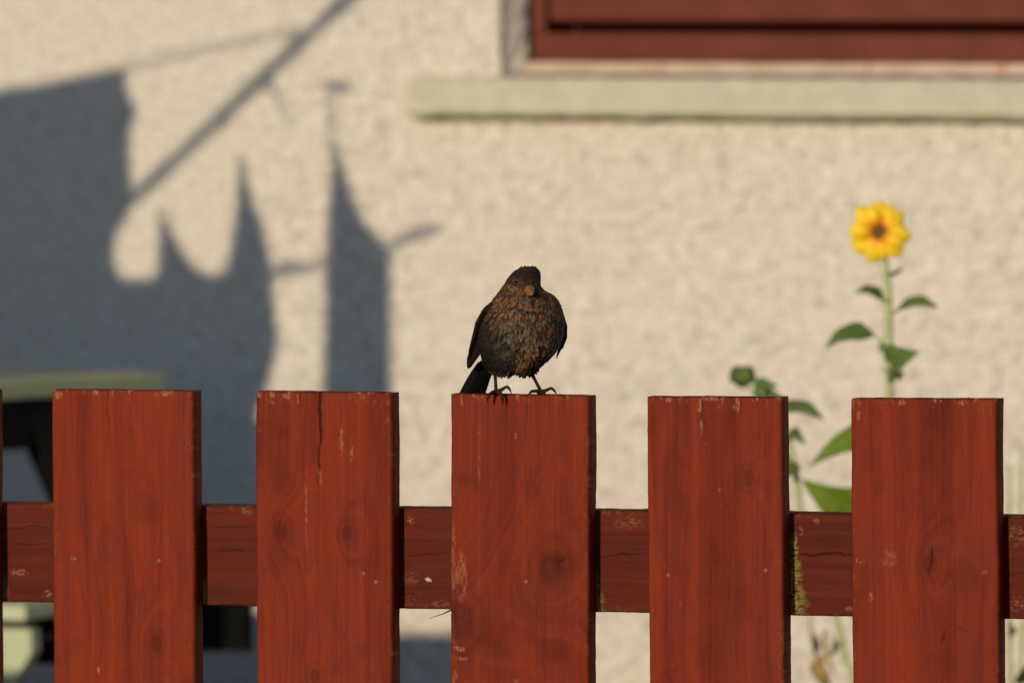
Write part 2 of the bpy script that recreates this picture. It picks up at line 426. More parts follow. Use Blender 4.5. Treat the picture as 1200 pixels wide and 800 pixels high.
def board_mesh(name, W, L, seed, knots=(), cracks=(), chips=(), edge_wear=0.5, fine=345, vertical=True, th=TH, lightness=0.0, streaks=(), algae=()):
    """a plank in metres; u across, v from its top down (in mm); the front is a 1 mm grid with grain, knots, checks and worn paint"""
    Wm, Lm = W * 1000, L * 1000
    nu = int(round(Wm)) + 1
    us = np.linspace(0, Wm, nu)
    if Lm > fine: vs_ = np.concatenate([np.arange(0, fine, 1.0), np.linspace(fine, Lm, 20)])
    else: vs_ = np.arange(0, Lm + 0.5, 1.0)
    U, V = np.meshgrid(us, vs_)
    # ring field: boards are cut tangentially, so rings run long and bend round knots
    warp = (fnoise(U / 45, V / 260, seed) - 0.5) * 34 + (fnoise(U / 14, V / 120, seed + 3) - 0.5) * 6
    D = U * 0.55 + warp + 9 * np.cos((U / Wm - 0.5) * 3.0)
    dark = np.zeros_like(U); hollow = np.zeros_like(U)
    for (ku, kv, kr, ks) in knots:
        dx = (U - ku); dv = (V - kv)
        r = np.sqrt(dx ** 2 + (dv * 0.72) ** 2)
        D = D + ks * kr * 1.4 * np.exp(-(r / (kr * 1.7)) ** 2)
        core = np.clip(1 - r / (kr * 0.62), 0, 1)
        dark += 0.55 * np.clip(core * 2.2, 0, 1) * (0.5 + 0.7 * fnoise(U / 2, V / 2, seed + 9))
        ring = np.exp(-((r - kr * 0.75) / (kr * 0.16)) ** 2)
        dark += 0.22 * ring; hollow += 0.4 * core
    ph = D / 5.2
    ringv = 0.5 + 0.5 * np.sin(2 * np.pi * ph)
    ringv = ringv ** 1.6
    broad = fnoise(D / 26, V / 700, seed + 21)
    streak = fnoise(D / 3.2, V / 200, seed + 33, 4)
    st2 = fnoise((U + warp * 0.4) / 2.0, V / 260, seed + 35, 3); st3 = fnoise((U + warp * 0.3) / 13, V / 420, seed + 36, 3)
    grain = 0.06 * ringv + 0.55 * broad + 0.60 * streak + 0.50 * st2 + 0.70 * st3 - 0.72 + lightness
    for (su, sw, sa) in streaks:
        grain = grain + sa * np.exp(-((U + warp * 0.25 - su) / sw) ** 2) * (0.6 + 0.6 * fnoise(U / 20, V / 90, seed + 71))
    # checks: (u0, v0, u1, v1, width, depth)
    disp = np.zeros_like(U)
    for (u0, v0, u1, v1, w, dep) in cracks:
        L2 = (u1 - u0) ** 2 + (v1 - v0) ** 2
        t = np.clip(((U - u0) * (u1 - u0) + (V - v0) * (v1 - v0)) / L2, 0, 1)
        wob = (vnoise(V / 9 + U / 9, V * 0 + 3, seed + 5) - 0.5) * 3.0
        du = U - (u0 + t * (u1 - u0)) + (wob if abs(v1 - v0) >= abs(u1 - u0) else 0)
        dv = V - (v0 + t * (v1 - v0)) + (wob if abs(v1 - v0) < abs(u1 - u0) else 0)
        d = np.sqrt(du ** 2 + dv ** 2)
        ww = w * (1 - 0.75 * np.abs(t - 0.0 if v0 < 3 else 2 * t - 1))
        k = np.clip(1.3 - d / np.maximum(ww, 0.75), 0, 1) * np.clip(ww / 0.7, 0.35, 1)
        dark = np.maximum(dark, k * 0.95); disp += k * dep
    # wear: at the top end and the arrises the stain is rubbed off in flecks
    e_side = np.minimum(U, Wm - U); e = np.minimum(e_side * 1.3, V)
    fl = fnoise(U / 2.6, V / 5.0, seed + 41, 3); fl2 = fnoise(U / 16, V / 40, seed + 43, 3)
    wear = np.clip((fl - 0.60) * 9, 0, 1) * np.clip((fl2 - 0.42) * 5, 0, 1) * (np.exp(-V / 5.0) * 1.3 + np.exp(-e_side / 3.5) * 0.55) * edge_wear * 1.3
    spot = np.clip((fnoise(U / 1.6, V / 3.5, seed + 51, 2) - 0.86) * 10, 0, 1) * np.clip((fl2 - 0.56) * 7, 0, 1) * 0.55
    wear = np.clip(wear + spot, 0, 1)
    for (cu, cv, cw, cl, st) in chips:
        q = ((U - cu) / cw) ** 2 + ((V - cv) / cl) ** 2
        wear = np.maximum(wear, st * np.clip((1.15 - q) * 1.5, 0, 1) * np.clip((fnoise(U / (1.3 if vertical else 1.0), V / (4.5 if vertical else 3.2), seed + 91, 2) - (0.40 if vertical else 0.46)) * (4.5 if vertical else 3.5), 0, 1))
    dark = dark + 0.35 * np.clip(1 - V / 1.6, 0, 1) * (1 - wear)           # end grain drinks more stain
    dark = dark + 0.25 * np.clip((fnoise(U / 30, V / 45, seed + 61) - 0.62) * 5, 0, 1)
    alg = np.zeros_like(U)
    for (v0, wv, u0, u1, sa) in algae:
        reach = wv * (0.35 + 1.1 * fnoise(U / 5, U * 0, seed + 81)) * np.clip((U - u0) / (u1 - u0), 0.15, 1)
        k = np.clip(1.4 - (V - v0) / reach, 0, 1) * (V > v0 - 12) * np.clip((U - u0) / 12, 0, 1)
        alg = np.maximum(alg, sa * k * np.clip((fnoise(U / 1.8, V / 2.6, seed + 83) - 0.28) * 3.2, 0, 1))
    # shape
    en = 0.9 + 1.0 * vnoise(V / 12, U * 0, seed + 7)
    rnd_ = 1.6 * np.clip(1 - e_side / (2.2 * en), 0, 1) ** 2 + 1.5 * np.clip(1 - V / 2.4, 0, 1) ** 2
    cup = 0.5 * ((U / Wm - 0.5) * 2) ** 2
    y = rnd_ + disp + hollow - 0.05 * ringv + cup + 0.5 * (fnoise(U / 30, V / 60, seed + 8) - 0.5)
    sx = np.where(U < Wm / 2, -1, 1) * np.clip(np.abs(U / Wm - 0.5) * 2, 0, 1) ** 6
    side_wob = (fnoise(V / 60, np.where(U < Wm / 2, 0, 50), seed + 15) - 0.5) * 1.6 + (fnoise(V / 7, np.where(U < Wm / 2, 9, 70), seed + 16) - 0.5) * 0.5
    Uw = U + np.abs(sx) * side_wob
    topw = (fnoise(U / 25, 0 * U, seed + 18) - 0.5) * 0.9 + (fnoise(U / 4, 0 * U, seed + 19) - 0.5) * 0.5
    Vw = V + topw * np.clip(1 - V / 6, 0, 1)
    nv = len(vs_)
    if vertical: P = np.stack([(Uw) / 1000, y / 1000, -Vw / 1000], -1)
    else: P = np.stack([Vw / 1000, y / 1000, -Uw / 1000], -1)
    idx = np.arange(nu * nv).reshape(nv, nu)
    quads = np.stack([idx[:-1, :-1], idx[1:, :-1], idx[1:, 1:], idx[:-1, 1:]], -1).reshape(-1, 4)
    per = np.concatenate([idx[0, :], idx[1:, -1], idx[-1, -2::-1], idx[-2:0:-1, 0]])
    flat = P.reshape(-1, 3)
    back = flat[per].copy(); back[:, 1] = th
    n0 = len(flat); bi = n0 + np.arange(len(per))
    sides = np.stack([per, np.roll(per, -1), np.roll(bi, -1), bi], -1)
    if not vertical: quads = quads[:, ::-1]; sides = sides[:, ::-1]
    allv = np.concatenate([flat, back])
    me = bpy.data.meshes.new(name)
    nf = len(quads) + len(sides)
    me.vertices.add(len(allv)); me.vertices.foreach_set('co', allv.astype(np.float32).ravel())
    loops = np.concatenate([quads.ravel(), sides.ravel(), bi if vertical else bi[::-1]])
    me.loops.add(len(loops)); me.loops.foreach_set('vertex_index', loops.astype(np.int32))
    me.polygons.add(nf + 1)
    st = np.concatenate([np.arange(nf) * 4, [nf * 4]]); me.polygons.foreach_set('loop_start', st.astype(np.int32))
    me.update(calc_edges=True); me.validate()
    at = me.attributes.new('grain', 'FLOAT_COLOR', 'POINT')
    colr = np.stack([np.clip(grain, 0, 1), wear, np.clip(dark, 0, 1), alg], -1).reshape(-1, 4)
    bc = colr[per].copy(); bc[:, 1] *= 0.5; bc[:, 2] = np.clip(bc[:, 2] + 0.1, 0, 1)
    at.data.foreach_set('color', np.concatenate([colr, bc]).astype(np.float32).ravel())
    return me

def nail_mesh():
    bm = bmesh.new(); bmesh.ops.create_uvsphere(bm, u_segments=12, v_segments=6, radius=1.0)
    for v in bm.verts: v.co = Vector((v.co.x * 0.0029, v.co.y * 0.0009, v.co.z * 0.0029))
    me = bpy.data.meshes.new('nail_head'); bm.to_mesh(me); bm.free(); me.materials.append(M_NAIL); return me
NAIL = nail_mesh()

# left and right edge of the front face, top, and the drift of the board towards the bottom of the frame, in pixels
BOARDS = [
    dict(l=-171, r=-8.5, t=455.5, drift=1, seed=3),
    dict(l=60.5, r=225.5, t=457.5, drift=2, seed=11, knots=[(118, 268, 15, 1.0)],
         streaks=[(52, 9, 0.16), (66, 5, 0.18), (105, 22, -0.14), (20, 9, 0.08)],
         cracks=[(64, 1, 66, 60, 0.6, 0.5), (92, 1, 93, 45, 0.5, 0.4)],
         chips=[(8, 6, 5, 5, .8), (48, 3, 6, 3, .9), (130, 3, 5, 3, 1.0), (22, 180, 2, 2, .8), (124, 180, 2, 3, .6), (52, 297, 1.5, 6, .9)],
         nails=[(25, 181), (122, 181)], edge_wear=0.5),
    dict(l=299.5, r=457.5, t=459.5, drift=1.5, seed=23, knots=[(27, 148, 18, 1.0), (103, 148, 13, 0.9), (66, 300, 13, 0.6)],
         cracks=[(74, 0, 71, 100, 1.7, 3.5), (50, 0, 51, 20, 0.9, 1.0), (69, 0, 69, 12, 0.7, 0.8), (96, 8, 96, 40, 0.4, 0.3)],
         chips=[(18, 5, 4, 9, .9), (36, 4, 4, 5, .8), (49, 6, 2, 9, 1), (97, 52, 2, 16, .8), (108, 60, 2, 14, .6), (57, 120, 1.2, 50, .6), (72, 90, 4, 10, .35)],
         nails=[(121, 191), (135, 200)], edge_wear=0.75),
    dict(l=528.0, r=689.0, t=462.5, drift=0.3, seed=37, knots=[(112, 180, 30, 1.2), (12, 238, 32, 1.1)],
         cracks=[(118, 178, 132, 168, 1.2, 1.2), (84, 0, 84, 50, 0.7, 0.7), (100, 205, 106, 170, 0.5, 0.4), (1, 240, 24, 228, 0.7, 0.5)],
         chips=[(73, 44, 1.5, 5, 1.0), (13, 3, 2, 12, .7), (12, 192, 7, 28, .55), (32, 60, 1.5, 40, .45), (9, 268, 8, 3, .9), (13, 278, 8, 2, .6), (5, 300, 3, 12, .5), (74, 300, 4, 2, .7), (3, 175, 3, 40, .5)],
         nails=[(84, 196)], edge_wear=0.6),
    dict(l=757.5, r=915.0, t=466.0, drift=4.0, seed=53, knots=[(112, 84, 14, 0.7)],
         streaks=[(52, 10, 0.14), (30, 8, 0.06), (106, 8, 0.12)],
         cracks=[(62, 0, 63, 40, 0.5, 0.4)],
         chips=[(24, 3, 5, 3, 1.0), (58, 9, 3, 8, .9), (60, 30, 2, 12, .6), (70, 2, 10, 2, .9), (99, 8, 4, 8, .9), (120, 3, 4, 3, .9), (80, 96, 2, 3, .8), (3, 220, 2, 4, .9), (35, 215, 1, 4, .6)],
         nails=[(22, 186), (129, 180)], edge_wear=0.55),
    dict(l=996.5, r=1167.0, t=468.0, drift=4.0, seed=71, knots=[(84, 170, 17, 0.9)],
         cracks=[(88, 152, 84, 184, 1.8, 1.4), (102, 238, 97, 252, 1.2, 0.8), (130, 240, 104, 232, 0.4, 0.3), (99, 0, 100, 18, 0.8, 0.7)],
         chips=[(55, 4, 5, 3, .8), (92, 2, 8, 2, 1.0), (9, 18, 3, 5, .7), (8, 168, 6, 3, .8), (20, 205, 3, 5, .6), (122, 4, 5, 3, .9), (142, 178, 4, 2, .6), (40, 165, 10, 10, .35)],
         nails=[], edge_wear=0.5, lightness=-0.05),
]
picks = []
for i, b in enumerate(BOARDS):
    pl = on_y(b['l'], b['t'], 0.0); pr = on_y(b['r'], b['t'], 0.0)
    W = pr.x - pl.x; L = pl.z - 0.04
    ztop = on_y((b['l'] + b['r']) / 2, b['t'], 0.0).z
    me = board_mesh('picket', W, ztop - 0.04, b['seed'], b.get('knots', ()), b.get('cracks', ()), b.get('chips', ()), b.get('edge_wear', 0.5), lightness=b.get('lightness', 0), streaks=b.get('streaks', ()))
    me.materials.append(M_PICKET)
    o = link(bpy.data.objects.new('picket', me), fence)
    o.location = (pl.x, 0, ztop); o.rotation_euler = (0, -math.atan2(b['drift'] - 0.4, 338), 0)
    picks.append((o, W))
    for (nu_, nv_) in b.get('nails', ()):
        n = link(bpy.data.objects.new('nail_head', NAIL), o); n.location = (nu_ / 1000, 0.0003, -nv_ / 1000)
# further boards of the same fence on both sides, beyond the frame
x = picks[-1][0].location.x; pitch = 0.2225
for k in range(1, 6):
    src = picks[1 + (k * 2) % 5][0]
    o = link(src.copy(), fence); o.location = (x + pitch * k, 0, FENCE_TOP + rnd.uniform(-.004, .004))
x = picks[0][0].location.x
for k in range(1, 6):
    src = picks[1 + (k * 3) % 5][0]
    o = link(src.copy(), fence); o.location = (x - pitch * k, 0, FENCE_TOP + rnd.uniform(-.004, .004))
# the rail behind the boards
RT = on_y(600, 597.5, TH).z; RB = on_y(600, 715.5, TH).z
rh = RT - RB
RX0 = on_y(-60, 600, TH).x; RX1 = on_y(1290, 600, TH).x
def rx(px): return (on_y(px, 650, TH).x - RX0) * 1000
rail_cracks = [(rx(700), 47, rx(757), 44, 1.1, 1.0), (rx(930), 44, rx(1000), 41, 1.5, 2.0), (rx(236), 50, rx(300), 46, 0.8, 0.7), (rx(466), 52, rx(528), 47, 0.9, 0.8),
               (rx(466), 34, rx(528), 36, 0.6, 0.5), (rx(0), 28, rx(62), 24, 0.9, 0.7), (rx(0), 46, rx(62), 42, 0.7, 0.5), (rx(236), 24, rx(300), 22, 0.7, 0.5), (rx(1170), 60, rx(1230), 56, 0.6, .5)]
rail_cracks = [(v0, u0, v1, u1, w, d) for (u0, v0, u1, v1, w, d) in rail_cracks]
rail_cracks = [(a, b_, c, d_, w, dd) for (a, b_, c, d_, w, dd) in rail_cracks]
rail_chips = [(12, rx(480), 5, 5, .9), (72, rx(480), 9, 10, .3), (98, rx(472), 6, 14, .5), (100, rx(515), 4, 12, .5), (8, rx(575), 4, 6, .6), (74, rx(20), 4, 12, .8), (90, rx(4), 14, 4, .7), (96, rx(52), 4, 8, .9), (8, rx(4), 4, 4, .7),
              (98, rx(238), 22, 2.5, .7), (5, rx(288), 5, 9, .5), (12, rx(735), 7, 18, .35), (18, rx(937), 5, 3, .9), (8, rx(955), 4, 4, .6), (98, rx(993), 3, 5, .8), (20, rx(1190), 12, 10, .5), (90, rx(1190), 9, 8, .6)]
rme = board_mesh('rail', rh, RX1 - RX0, 97, (), rail_cracks, rail_chips, 0.5, fine=99999, vertical=False, th=0.045, algae=[(rx(932), 10, 18, 104, .9), (rx(697), 9, 55, 104, .6), (rx(236), 4, 60, 104, .7), (rx(1), 6, 62, 104, .8)])
rme.materials.append(M_RAIL)
rail = link(bpy.data.objects.new('rail', rme), fence); rail.location = (RX0, TH + 0.0035, RT - 0.0045); rail.rotation_euler = (0, -0.0072, 0)
for (xa, xb) in ((RX0 - 1.1, RX0 - 0.002), (RX1 + 0.002, RX1 + 1.1)):
    box('rail', (xa, TH + 0.0045, RB), (xb, TH + 0.048, RT), M_RAILP, fence, 0.002)
box('rail', (RX0 - 1.1, TH + 0.0045, 0.17), (RX1 + 1.1, TH + 0.048, 0.17 + rh), M_RAILP, fence, 0.002)
for px_ in (-0.98, 1.20):
    box('post', (px_ - 0.045, TH + 0.0495, -0.02), (px_ + 0.045, TH + 0.14, 0.80), M_RAILP, fence, 0.003)
# flake on the rail, splinter under it
bm = bmesh.new(); bmesh.ops.create_icosphere(bm, subdivisions=2, radius=1.0)
for v in bm.verts: v.co = Vector((v.co.x * 0.0042 + v.co.z * 0.0006, v.co.y * 0.0022, v.co.z * 0.0024 - v.co.x * 0.0015)) * (1 + 0.25 * math.sin(v.co.x * 5 + v.co.z * 4))
o = bm_obj('wood_flake', bm, M_CHIP, fence, True); o.location = on_y(503, 679, TH + 0.002)
tube('splinter', [on_y(529, 714, 0.02), on_y(520, 718.5, 0.008), on_y(503, 724, 0.0)], [0.0009, 0.0006, 0.0002], M_BLACK, fence, 6)

# ------------------------------------------------------------------ sunflower and other plants between fence and wall
def leaf(name, base, tip, width, mat, parent, fold=0.35, sag=0.15, roll=0.0, face=None, n=9, blunt=0.5):
    """a leaf blade: midrib from base to tip, two halves folded along it, thin but solid; width in m; roll about the midrib"""
    base, tip = Vector(base), Vector(tip); ax = tip - base; L = ax.length; ax = ax.normalized()
    face = Vector(face) if face is not None else -AWAY
    nrm = (face - ax * face.dot(ax)).normalized(); sid = ax.cross(nrm)
    rot = Matrix.Rotation(roll, 3, ax); nrm = rot @ nrm; sid = rot @ sid
    vs, fs = [], []
    th = 0.0004
    for lay in (1, -1):
        for i in range(n + 1):
            t = i / n
            w = width * 0.5 * (math.sin(math.pi * min(1, t ** 0.62)) ** (0.85)) * (1 - 0.25 * t) * 1.25 + 0.0008 * (1 - t)
            c = base + ax * L * t - Vector((0, 0, 1)) * sag * L * t * t + nrm * (0.10 * L * math.sin(math.pi * t))
            wv = 0.06 * width * math.sin(9 * t + 1.3)
            for k, q in enumerate((-1, -0.5, 0, 0.5, 1)):
                vs.append(c + sid * w * q + nrm * (abs(q) * w * fold + (wv if abs(q) == 1 else 0) + lay * th * (1 - abs(q) * 0.7)))
    m = (n + 1) * 5
    for i in range(n):
        for k in range(4):
            a = i * 5 + k
            fs.append((a, a + 1, a + 6, a + 5)); b2 = m + a; fs.append((b2, b2 + 5, b2 + 6, b2 + 1))
        fs.append((i * 5, i * 5 + 5, m + i * 5 + 5, m + i * 5)); fs.append((i * 5 + 4, m + i * 5 + 4, m + i * 5 + 9, i * 5 + 9))
    return mesh_obj(name, vs, fs, mat, parent, True)

SY = 1.75                                                        # the flower bed's row
def sp(x, y, dy=0.0): return on_y(x, y, SY + dy)
sf_base = sp(1046, 800); sf_base.z = 0
sunflower = tag(empty('sunflower', sf_base), 'yellow sunflower in bloom on a pale stem behind the fence', 'sunflower')
def rel(p, o): return Vector(p) - o
B = sf_base
stem_pts = spline([rel(sp(1030, 276, 0.012), B), rel(sp(1036, 300, 0.012), B), rel(sp(1040, 350), B), rel(sp(1042, 440), B), rel(sp(1043, 560), B), rel(sp(1046, 800), B), (0, 0, 0.0)], 40)
tube('stem', stem_pts, [0.0036 + 0.0022 * min(1, i / 14) for i in range(40)], M_STEM, sunflower, 10)
def petiole(x0, y0, x1, y1, dy=0.0):
    tube('petiole', [rel(sp(x0, y0), B), rel(sp((x0 + x1) / 2, (y0 + y1) / 2 + 1, dy / 2), B), rel(sp(x1, y1, dy), B)], 0.0011, M_STEM, sunflower, 6)
def lf(x0, y0, x1, y1, w, mat=M_LEAF, dy=0.0, **k):
    return leaf('leaf', rel(sp(x0, y0), B), rel(sp(x1, y1, dy), B), w, mat, sunflower, **k)
petiole(1040, 352, 1036, 349)
lf(1037, 350, 1002, 342, 0.026, dy=-0.03, roll=R(62), sag=0.0, fold=0.2)
petiole(1042, 372, 1051, 365)
lf(1050, 366, 1100, 359, 0.028, dy=-0.04, roll=R(-66), sag=0.02, fold=0.3)
petiole(1041, 402, 1021, 391)
lf(1023, 391, 967, 407, 0.034, dy=-0.04, roll=R(56), sag=0.0, fold=0.3)
lf(1043, 432, 1077, 412, 0.040, dy=-0.04, roll=R(-30), sag=0.0, fold=0.4)
lf(1042, 432, 1060, 430, 0.022, dy=-0.05, roll=R(40), sag=0.1, fold=0.3)
lf(1041, 403, 1030, 411, 0.012, dy=-0.01, roll=R(50))
lf(1039, 322, 1058, 308, 0.009, M_LEAFL, dy=-0.01, roll=R(50))
lf(1043, 502, 948, 546, 0.034, M_LEAFM, dy=-0.06, roll=R(35), sag=0.0, fold=0.3)
lf(1030, 604, 939, 562, 0.052, M_LEAFM, dy=-0.06, roll=R(-22), sag=0.0, fold=0.25)
lf(1046, 640, 1120, 600, 0.075, M_LEAF, dy=-0.08, roll=R(-20))
lf(1046, 700, 1010, 690, 0.070, M_LEAF, dy=0.08, roll=R(20))
# flower head faces the camera and the sun
fh = bpy.data.objects.new('flower_head', None); link(fh, sunflower)
fh.location = rel(sp(1030, 271, 0.0), B)
fdir = (-AWAY * 0.93 + SUNV * 0.35 + Vector((0, 0, 0.05))).normalized()
fh.rotation_euler = fdir.to_track_quat('Z', 'Y').to_euler()
bm = bmesh.new(); bmesh.ops.create_uvsphere(bm, u_segments=24, v_segments=10, radius=1.0)
for v in bm.verts: v.co = Vector((v.co.x * 0.0118, v.co.y * 0.0118, v.co.z * 0.0045))
bm_obj('disc', bm, M_DISC, fh, True)
def petal_mesh(L, w):
    vs, fs = [], []; n = 7
    for lay in (1, -1):
        for i in range(n + 1):
            t = i / n; ww = w * 0.5 * (0.30 + 0.70 * math.sin(math.pi * min(1, 0.12 + t * 0.80))) * (1 if t < 0.62 else math.sqrt(max(0.004, 1 - ((t - 0.62) / 0.38) ** 2)))
            for q in (-1, 0, 1):
                vs.append((ww * q, 0.007 + (L - 0.007) * t, 0.004 * math.sin(t * 2.6) - 0.006 * t * t + (0.0014 * (1 - abs(q))) + lay * 0.00022))
    m = (n + 1) * 3
    for i in range(n):
        for k in range(2):
            a = i * 3 + k; fs.append((a, a + 1, a + 4, a + 3)); b2 = a + m; fs.append((b2, b2 + 3, b2 + 4, b2 + 1))
        fs.append((i * 3, i * 3 + 3, m + i * 3 + 3, m + i * 3)); fs.append((i * 3 + 2, m + i * 3 + 2, m + i * 3 + 5, i * 3 + 5))
    me = bpy.data.meshes.new('petal'); me.from_pydata(vs, [], fs); me.materials.append(M_PETAL)
    me.polygons.foreach_set('use_smooth', [True] * len(me.polygons)); return me
PET = [petal_mesh(0.0405, 0.0250), petal_mesh(0.0365, 0.0225)]
pa = [92, 112, 134, 158, 178, 200, 218, 240, 258, 280, 312, 330, 350, 10, 38, 66]
for k, a in enumerate(pa):
    o = link(bpy.data.objects.new('petal', PET[k % 2]), fh)
    o.rotation_euler = (R(rnd.uniform(-6, 8)), R(rnd.uniform(-12, 12)), R(a - 90)); o.location = (0, 0, 0.0006 * (k % 3))
    s = rnd.uniform(0.92, 1.06); o.scale = (s, s, s)
for k in range(9):
    a = 2 * math.pi * k / 9
    leaf('sepal', (math.cos(a) * 0.005, math.sin(a) * 0.005, -0.004), (math.cos(a) * 0.021, math.sin(a) * 0.021, -0.006), 0.008, M_LEAF, fh, face=(0, 0, 1), sag=0.0)

# the budding plant beside it
bd_base = sp(900, 800, 0.03); bd_base.z = 0; B = bd_base
budpl = tag(empty('sunflower', bd_base), 'green sunflower plant with one closed bud above the fence', 'sunflower')
SYB = 0.03
tube('stem', spline([rel(sp(871, 446, SYB), B), rel(sp(881, 458, SYB), B), rel(sp(902, 476, SYB), B), rel(sp(925, 520, SYB), B), rel(sp(935, 575, SYB), B), rel(sp(934, 640, SYB), B), rel(sp(906, 800, SYB), B), (0, 0, 0)], 36),
     [0.0026 + 0.0016 * min(1, i / 12) for i in range(36)], M_STEM, budpl, 8)
bud = bpy.data.objects.new('bud', None); link(bud, budpl); bud.location = rel(sp(870, 442, SYB), B)
bm = bmesh.new(); bmesh.ops.create_icosphere(bm, subdivisions=3, radius=1.0)
for v in bm.verts: v.co = v.co * 0.0125; v.co.z *= 1.05
bm_obj('bud_core', bm, M_BUD, bud, True)
for k in range(11):
    a = 2 * math.pi * k / 11 + 0.2
    leaf('sepal', (math.cos(a) * 0.012, math.sin(a) * 0.012, -0.007), (math.cos(a) * 0.010, math.sin(a) * 0.010, 0.015), 0.010, M_BUD if k % 3 else M_LEAFL, bud, face=(math.cos(a), math.sin(a), 0.2), sag=0.0)
def lb(x0, y0, x1, y1, w, mat=M_LEAF, dy=0.0, **k):
    return leaf('leaf', rel(sp(x0, y0, SYB), B), rel(sp(x1, y1, SYB + dy), B), w, mat, budpl, **k)
lb(884, 460, 913, 446, 0.022, dy=-0.02, roll=R(-50)); lb(893, 468, 922, 462, 0.018, dy=-0.02, roll=R(-40))
lb(905, 486, 966, 491, 0.036, dy=-0.03, roll=R(-66), sag=0.0); lb(920, 512, 944, 514, 0.022, dy=-0.03, roll=R(-60))
lb(928, 540, 880, 560, 0.05, dy=-0.05, roll=R(40)); lb(936, 610, 890, 640, 0.06, dy=-0.05, roll=R(30))

# low plants whose stalks show under the rail
def stalk_plant(px, label, cat, stalks, leaves, dy):
    o0 = sp(px, 800, dy); o0.z = 0
    e = tag(empty('garden_plant', o0), label, cat)
    for pts, r, mat in stalks:
        P = [rel(sp(a, b, dy), o0) for a, b in pts]; P.append(Vector((P[-1].x * 0.3, P[-1].y, 0.0)))
        tube('stem', spline(P, 16), [r * 0.6 + r * 0.4 * min(1, i / 5) for i in range(16)], mat, e, 7)
    for (x0, y0, x1, y1, w, mat, rl) in leaves:
        leaf('leaf', rel(sp(x0, y0, dy), o0), rel(sp(x1, y1, dy - 0.03), o0), w, mat, e, roll=rl, sag=0.08)
    return e
stalk_plant(990, 'withered garden plant with a slanting green stem and dry brown leaves', 'plant',
            [([(960, 640), (978, 715), (990, 770), (1000, 830)], 0.0048, M_STEM), ([(950, 700), (951, 745), (958, 775), (975, 830)], 0.0022, M_STRAW)],
            [(958, 770, 974, 806, 0.022, M_DRY, R(30)), (955, 765, 948, 735, 0.012, M_STRAW, R(40)), (968, 735, 983, 790, 0.010, M_DRY, R(60)), (972, 768, 976, 742, 0.012, M_LEAF, R(50))], 0.30)
stalk_plant(1190, 'thin green weed stalks rising beside the widest board', 'plant',
            [([(1183, 545), (1182, 600), (1183, 700), (1184, 830)], 0.0032, M_STEM), ([(1197, 520), (1196, 600), (1198, 720), (1194, 830)], 0.0026, M_STEM)],
            [(1184, 745, 1181, 725, 0.010, M_LEAFL, R(30)), (1194, 800, 1212, 755, 0.024, M_LEAF, R(30)), (1184, 640, 1150, 660, 0.03, M_LEAF, R(40))], 0.2)

# ------------------------------------------------------------------ table and bench in the shade
def depth_pt(px, py, d):
    r = ray(px, py); return CAM + r * d
K = depth_pt(196, 437, 12.95); TZ = K.z
tab = tag(empty('garden_table', (K.x, K.y, 0)), 'faded pale green plank table with black legs beside the wall', 'table')
ang = R(54)
tab.rotation_euler = (0, 0, YAW + R(180) + ang)                  # local x: along the table towards the fence; local -y: towards the wall
tab_L, tab_W = 1.15, 0.36
for k in range(3):
    w = tab_W / 3
    box('plank', (0.0, -(k + 1) * w + 0.003, TZ - 0.024), (tab_L, -k * w - 0.003, TZ), M_GREYGREEN, tab, 0.003)
box('apron', (0.08, -0.045, TZ - 0.092), (tab_L - 0.05, -0.012, TZ - 0.0245), M_BLACK, tab, 0.002)
box('apron', (0.08, -tab_W + 0.012, TZ - 0.092), (tab_L - 0.05, -tab_W + 0.045, TZ - 0.0245), M_BLACK, tab, 0.002)
def slab_between(name, p, q, w, t, mat, parent, wdir):
    p, q, wdir = Vector(p), Vector(q), Vector(wdir); d = (q - p).normalized(); wd = (wdir - d * wdir.dot(d)).normalized(); td = d.cross(wd)
    vs = [c + wd * w / 2 * a + td * t / 2 * b_ for c in (p, q) for a, b_ in ((-1, -1), (1, -1), (1, 1), (-1, 1))]
    return mesh_obj(name, vs, [(0, 1, 2, 3), (7, 6, 5, 4), (0, 4, 5, 1), (1, 5, 6, 2), (2, 6, 7, 3), (3, 7, 4, 0)], mat, parent)
for xl in (0.22, tab_L - 0.2):
    slab_between('leg', (xl + 0.02, -0.03, TZ - 0.026), (xl - 0.30, 0.10, 0.0), 0.09, 0.035, M_BLACK, tab, (1, 0, 0))
    slab_between('leg', (xl + 0.02, -tab_W + 0.055, TZ - 0.026), (xl - 0.10, -tab_W - 0.02, 0.0), 0.10, 0.035, M_BLACK, tab, (1, 0, 0))

tm = tab.matrix_basis.inverted()
def tl(px, py, d): return tm @ depth_pt(px, py, d)
slab_between('stretcher', tl(-60, 712, 12.95), tl(296, 712, 12.95), 0.115, 0.045, M_BLACK, tab, Vector((0, 0, 1)))
